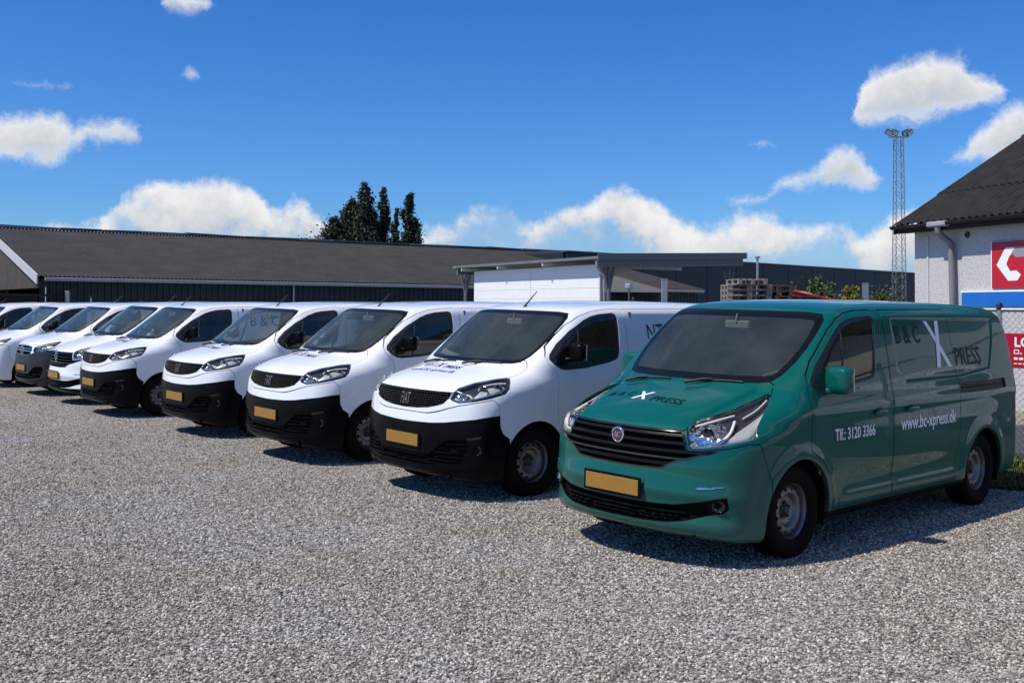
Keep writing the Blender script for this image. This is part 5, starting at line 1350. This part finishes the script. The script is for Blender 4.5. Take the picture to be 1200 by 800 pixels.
for (x, y, h_, w, lean, n, lab, sd, br) in (
        (-13.4, 97.0, 13.0, 1.35, .01, 5200, 'tallest dark poplar, left of the pair of tops over the long roof', 1, False), (-11.95, 98.5, 12.8, 1.05, .01, 4200, 'tall dark poplar right beside the tallest one', 2, False),
        (-10.75, 96.5, 10.9, .62, .03, 2200, 'thin small poplar in the gap between the tall ones', 3, False), (-9.35, 97.0, 12.1, 1.12, .01, 4600, 'separate poplar at the right end of the group', 4, False),
        (-15.1, 98.0, 11.6, 1.5, .03, 5000, 'ragged poplar left of the tallest one', 5, False), (-16.7, 97.0, 9.7, 1.7, .05, 4600, 'lower ragged tree sloping down to the left', 6, False), (-18.3, 97.5, 8.2, 1.8, .06, 3800, 'lowest tree at the left end of the group', 7, True)):
    tree('poplar_tree', lab, x - .4, y, h_ * 1.05, w, lean, n * 3, .24, POPLAR, sd, .18, group=PG, broad=br, limbs=46)
tree('shrub', 'feathery green shrub behind the red container', 11.6, 40.0, 3.1, 1.0, .08, 3000, .13, SHRUBG, 21, .05, 'shrub', broad=True, limbs=34)
tree('shrub', 'bright yellow-green shrub right of the red container', 12.25, 37.8, 2.85, .58, .0, 2600, .12, YELLOWG, 22, .05, 'shrub', broad=True, limbs=30)
tree('shrub', 'dull green bush at the foot of the lattice mast', 17.4, 49.0, 2.75, 1.0, .0, 2600, .14, SHRUBG, 23, .05, 'shrub', broad=True, limbs=30)
tree('shrub', 'small dark bush with pale flowers against the right building corner', 19.3, 47.5, 3.0, .8, .0, 2200, .14, SHRUBG, 24, .05, 'shrub', broad=True, limbs=30)
def grass_strip():
    """rough verge along the fence: dark soil with blades on it"""
    vg = grid_mesh(lambda u, v: (-9 + 13 * u, -.6 + 2.0 * v + .12 * np.sin(u * 40) * (np.abs(v - .5) > .45), .022 + .02 * np.sin(math.pi * v) + .004 * np.sin(u * 90 + v * 9)), 90, 9)
    if vg[1][:, 2].mean() < 0: vg = (vg[0], -vg[1], vg[2][:, ::-1])
    g0 = obj('verge', vg, mat('verge_soil', (.040, .045, .018), .95, spec=.1, noise=.5, nscale=6), None, F0); g0.rotation_euler = (0, 0, FROT); tag(g0, kind='structure')
    n = 60000; r = np.random.default_rng(4)
    u = r.uniform(-8.9, 3.9, n); v = r.uniform(-.62, 1.42, n) + r.normal(0, .05, n)
    h_ = r.uniform(.03, .15, n) * (.6 + .9 * np.exp(-(v / .18) ** 2)); a = r.uniform(0, 6.28, n); lean = r.uniform(.1, .8, n) * h_
    b = np.stack([u, v, np.full(n, .02)], 1); sd = np.stack([np.cos(a), np.sin(a), 0 * a], 1) * .005; tip = b + np.stack([np.sin(a) * lean, np.cos(a) * lean, h_], 1)
    P = np.stack([b - sd, b + sd, tip], 1).reshape(-1, 3); T = np.arange(3 * n).reshape(-1, 3)
    o = obj('grass', (P, np.tile([0, 0, 1.], (3 * n, 1)), T), GRASSM, None, F0); o.rotation_euler = (0, 0, FROT)
    tag(o, 'strip of rough green grass along the foot of the fence', 'grass', kind='stuff')
    ya = obj('added_asphalt', flat([(-12, -14, -.004), (2.0, -14, -.004), (2.0, -.62, -.004), (-12, -.62, -.004)], [(0, 1, 2, 3)]), mat('asphalt', (.045, .045, .046), .9, noise=.3, nscale=20), None, F0 + Vector((0, 0, .012))); ya.rotation_euler = (0, 0, FROT); tag(ya, kind='structure')  # asphalt added behind the fence to darken the green van's side reflection
grass_strip()
# ---------------------------------------------------------------- the row of vans
WHEEL = [to_mesh('wheel_piece', m) for m in make_wheel()]
ROLL = -.021
def pose(o, x, y, yaw, z=.012):
    o.location = (x, y, z); o.rotation_euler = (ROLL, 0, math.radians(yaw))

gv, FG = build_van(TALENTO, GREEN, 'cargo_van', 'teal green delivery van, nearest in the row, with white X on its side', 'van', 'delivery vans parked in a row')
pose(gv, 1.436, 8.252, -137.3, .008)
# lettering on the green van
obj('lettering', project_text(FG, 'B & C', .205, 'side', (-1.80, 1.525), 'side', bold=.012, sx=.9), TXT_DKGREEN, gv, label='dark green lettering B & C high on the side')
xs = []
for (xa, za), (xb, zb) in (((-2.165, 1.705), (-2.49, 1.305)), ((-2.375, 1.705), (-2.27, 1.305))):
    n = 9; w = .034
    L_ = np.array([(xa + (xb - xa) * t, za + (zb - za) * t) for t in np.linspace(0, 1, n)])
    pts = np.concatenate([L_ + [w, 0], L_ - [w, 0]])
    q = raycast(FG, np.stack([pts[:, 0], np.full(2 * n, 1.3), pts[:, 1]], 1), np.tile([0, -1., 0], (2 * n, 1)), 0, .9)
    nn = grad(FG, q, 4e-3); nn /= np.linalg.norm(nn, axis=1, keepdims=True); q = q + nn * (.003 + .0015 * len(xs))
    t = []
    for k in range(n - 1): t += [(k, n + k, n + k + 1), (k, n + k + 1, k + 1)]
    t = np.array(t); f0 = np.cross(q[t[0, 1]] - q[t[0, 0]], q[t[0, 2]] - q[t[0, 0]])
    if np.dot(f0, nn[0]) < 0: t = t[:, ::-1]
    xs.append((q, nn, t))
obj('lettering', cat(*xs), TXT_WHITE, gv, label='tall white X on the side panel')
obj('lettering', project_text(FG, 'PRESS', .225, 'side', (-2.88, 1.31), 'side', bold=.01, sx=.95), TXT_DKGREEN, gv, label='dark green lettering PRESS on the side')
obj('lettering', project_text(FG, 'Tlf.: 3120 3366', .124, 'side', (-.755, .820), 'side', bold=.018, sx=.80), TXT_WHITE, gv, label='white telephone number on the front door')
obj('lettering', project_text(FG, 'www.bc-xpress.dk', .155, 'side', (-1.985, .824), 'side', bold=.018, sx=.86), TXT_WHITE, gv, label='white web address on the sliding door')
obj('lettering', project_text(FG, 'B & C', .105, 'hood', (.52, -.33), 'hood', bold=.012, shear=0, sx=1.0), TXT_DKGREEN, gv)
obj('lettering', project_text(FG, 'X', .19, 'hood', (.56, -.115), 'hood', bold=.022, sx=.9), TXT_WHITE, gv)
obj('lettering', project_text(FG, 'PRESS', .12, 'hood', (.57, .145), 'hood', bold=.012, sx=1.0), TXT_DKGREEN, gv)
# round badge
def badge(F, par, z, r):
    c = raycast(F, [[1.4, 0, z]], [[-1., 0, 0]], 0, 1)[0]
    bo_ = obj('badge', xform(lathe([(r * .78, .004), (r * .8, .012), (r, .010), (r, -.01)], 32, axis=0), None, c), CHROME, par)
    obj('badge_field', xform(lathe([(.0005, .007), (r * .79, .007)], 32, axis=0), None, c), mat('badge_dark_red', (.06, .012, .018), .25, coat=1), bo_)
    P, T = text_mesh('FIAT', r * .72, .01, 0, .9); P = P * [.72, 1.55]
    obj('badge_lettering', (np.stack([np.full(len(P), c[0] + .011), c[1] + P[:, 0], c[2] + P[:, 1] - r * .40], 1), np.tile([1., 0, 0], (len(P), 1)), T), CHROME, bo_)
badge(FG, gv, .868, .058)

sv, FS = build_van(SCUDO, WHITE, 'cargo_van', 'white delivery van with blue web address on bonnet, beside the teal green van', 'van', 'delivery vans parked in a row')
pose(sv, -.392, 10.63, -138.1)
def fiat_letters(F, par):
    """four thin open letters standing on the grille"""
    P, T = text_mesh('FIAT', .10, .004, 0, 1.05); P = P * [.70, 1.62]
    c = raycast(F, [[1.4, 0, .86]], [[-1., 0, 0]], 0, 1)[0]
    O = np.stack([np.full(len(P), 1.5), P[:, 0], .862 + P[:, 1]], 1); Q = raycast(F, O, np.tile([-1., 0, 0], (len(P), 1)), 0, 1.2, 60)
    N = np.tile([1., 0, 0], (len(P), 1))
    obj('badge_lettering', skirt((Q + [.006, 0, 0], N, T), .012, False), SATIN, par)
fiat_letters(FS, sv)
hoodtx = [obj('lettering', project_text(FS, 'B & C', .085, 'hood', (.30, -.38), 'hood', bold=.012, shear=.25, sx=.8), TXT_BLACK, sv),
          obj('lettering', project_text(FS, 'X', .15, 'hood', (.33, -.20), 'hood', bold=.016, shear=.1, sx=.8), TXT_BLACK, sv),
          obj('lettering', project_text(FS, 'PRESS', .10, 'hood', (.345, .03), 'hood', bold=.014, shear=.1, sx=1.0), TXT_BLACK, sv)]
url = obj('lettering', project_text(FS, 'www.bc-xpress.dk', .098, 'hood', (.47, -.13), 'hood', bold=.004, sx=.95), TXT_BLUE, sv)
for yy in (-.28, .22):      # washer jets
    q_ = raycast(FS, [[.17, yy, 1.6]], [[0, 0, -1.]], 0, 1)[0]; obj('washer_jet', xform(lathe([(.001, .012), (.010, .010), (.016, .0), (.016, -.01)], 10, axis=2), None, q_), RUBBER, sv)
sidetx = obj('lettering', project_text(FS, 'NT & COURIER', .25, 'side', (-2.35, 1.46), 'side', bold=.002, sx=.80), TXT_BLACK, sv)

# second make of white van: grey bumper, star badge
VITO = dict(SCUDO)
VITO.update(h=.024, mesh_grille=None, slats=[(.915, .935, SATIN, .0), (.865, .885, SATIN, .0)], gframe=.012,
    grille=half([(0, .985), (.20, .985), (.36, .965), (.38, .90), (.34, .82), (.26, .79), (0, .785)]),
    head=[(.405, .88), (.43, .965), (.52, 1.005), (.66, 1.045), (.80, 1.085), (.83, 1.075), (.80, 1.0), (.72, .92), (.60, .87), (.46, .855)], lamp_bright=[(.42, .88), (.45, .96), (.60, 1.0), (.60, .88)], lamp_silver=[(.60, .88), (.62, .98), (.76, 1.02), (.74, .95)],
    bulbs=[(.52, .925, .036), (.63, .955, .03)], guides=[([(.44, .955), (.53, .99), (.66, 1.025), (.78, 1.06)], .008)],
    bumper_black=lambda P: P[:, 2] - lerp_tab(P[:, 1], [(0, .80), (.4, .85), (.6, .88), (.75, .90), (.93, .92)]), antenna=(-2.2, 0.0))
GREYB = mat('dark_grey_bumper', (.014, .0145, .016), .45, noise=.2, nscale=10)
vv, FV = build_van(VITO, WHITE, 'cargo_van', 'white van with dark grey bumper and star badge, left of the van with diamond badge', 'van', 'delivery vans parked in a row')
pose(vv, -9.30, 21.75, -138.0)
for o in vv.children:
    if o.name.startswith('front_bumper'):
        o.material_slots[0].link = 'OBJECT'; o.material_slots[0].material = GREYB
def star_badge(F, par, z, r):
    c = raycast(F, [[1.4, 0, z]], [[-1., 0, 0]], 0, 1)[0] + [.006, 0, 0]; a = np.linspace(0, 2 * math.pi, 33)
    b = obj('badge', tube(np.stack([np.full(33, c[0]), c[1] + r * np.cos(a), c[2] + r * np.sin(a)], 1), r * .10, 6, False), CHROME, par)
    for k in range(3):
        w = math.pi / 2 + k * 2 * math.pi / 3; obj('badge_arm', tube([c, c + [0, r * math.cos(w), r * math.sin(w)]], [r * .13, r * .03], 6), CHROME, b)
star_badge(FV, vv, .885, .085)

def drop(o):
    for c in list(o.children): drop(c)
    bpy.data.objects.remove(o)
# the other white vans of the first make
sideb = [project_text(FS, 'B & C', .25, 'side', (-1.85, 1.46), 'side', bold=.01, sx=.95), project_text(FS, 'XPRESS', .25, 'side', (-2.85, 1.46), 'side', bold=.01, sx=.9)]
sideb = to_mesh('lettering', cat(*sideb)); sideb.materials.append(TXT_BLACK)
for x, y, yaw, lab in ((-2.235, 12.87, -138.3, 'second white van from the teal green one, lettered on the bonnet'), (-4.05, 15.17, -138.1, 'third white van from the teal green one, lettered on the bonnet'), (-6.32, 17.80, -138.6, 'white van with black bumper right of the van with diamond badge')):
    c = copy_tree(sv); c['label'] = lab; pose(c, x, y, yaw)
    for ch in list(c.children):
        if ch.data in (url.data, sidetx.data): drop(ch)
    obj('lettering', sideb, None, c)
    for ch in c.children:
        if ch.name.startswith('wheel') and ch.location.x == 0: ch.rotation_euler.z += math.radians({-2.235: 0, -4.05: 4, -6.32: -5}[x])
# white van of the green one's make, with a diamond badge
wv = copy_tree(gv); wv['label'] = 'white van with silver diamond badge and dark bumper lip'; pose(wv, -7.70, 19.80, -138.0)
def repaint(o):
    for s_ in o.material_slots:
        if s_.material == GREEN: s_.link = 'OBJECT'; s_.material = PLASTIC if o.name.startswith('bumper_lip') else WHITE
    for ch in o.children: repaint(ch)
for ch in list(wv.children):
    if ch.name.startswith(('lettering', 'badge')): drop(ch)
repaint(wv)
c0_ = raycast(FG, [[1.4, 0, .868]], [[-1., 0, 0]], 0, 1)[0]
dm_ = [(0, .10), (.055, 0), (0, -.10), (-.055, 0)]
db = obj('badge', cat(*[tube([c0_ + [.012, dm_[k][0], dm_[k][1]], c0_ + [.012, dm_[(k + 1) % 4][0], dm_[(k + 1) % 4][1]]], .011, 6) for k in range(4)]), CHROME, wv)
# farther vans, cut by the left edge of the picture
hv = copy_tree(vv); hv['label'] = 'white van with white bumper, at the left edge of the picture'; pose(hv, -11.25, 23.75, -138.0)
for ch in list(hv.children):
    if ch.name.startswith('front_bumper'): ch.material_slots[0].link = 'OBJECT'; ch.material_slots[0].material = WHITE
iv = copy_tree(sv); iv['label'] = 'farthest white van, only its cab showing at the left edge'; pose(iv, -13.6, 26.1, -138.0)
for ch in list(iv.children):
    if ch.data in (url.data, sidetx.data): drop(ch)
# a van beyond the fence to the right, outside the picture, mirrored in the green paintwork
rv_ = copy_tree(sv); rv_['label'] = 'white van beyond the fence, mirrored in the side of the teal green van'; rv_.location = (9.6, 12.2, .0); rv_.rotation_euler = (0, 0, math.radians(108))
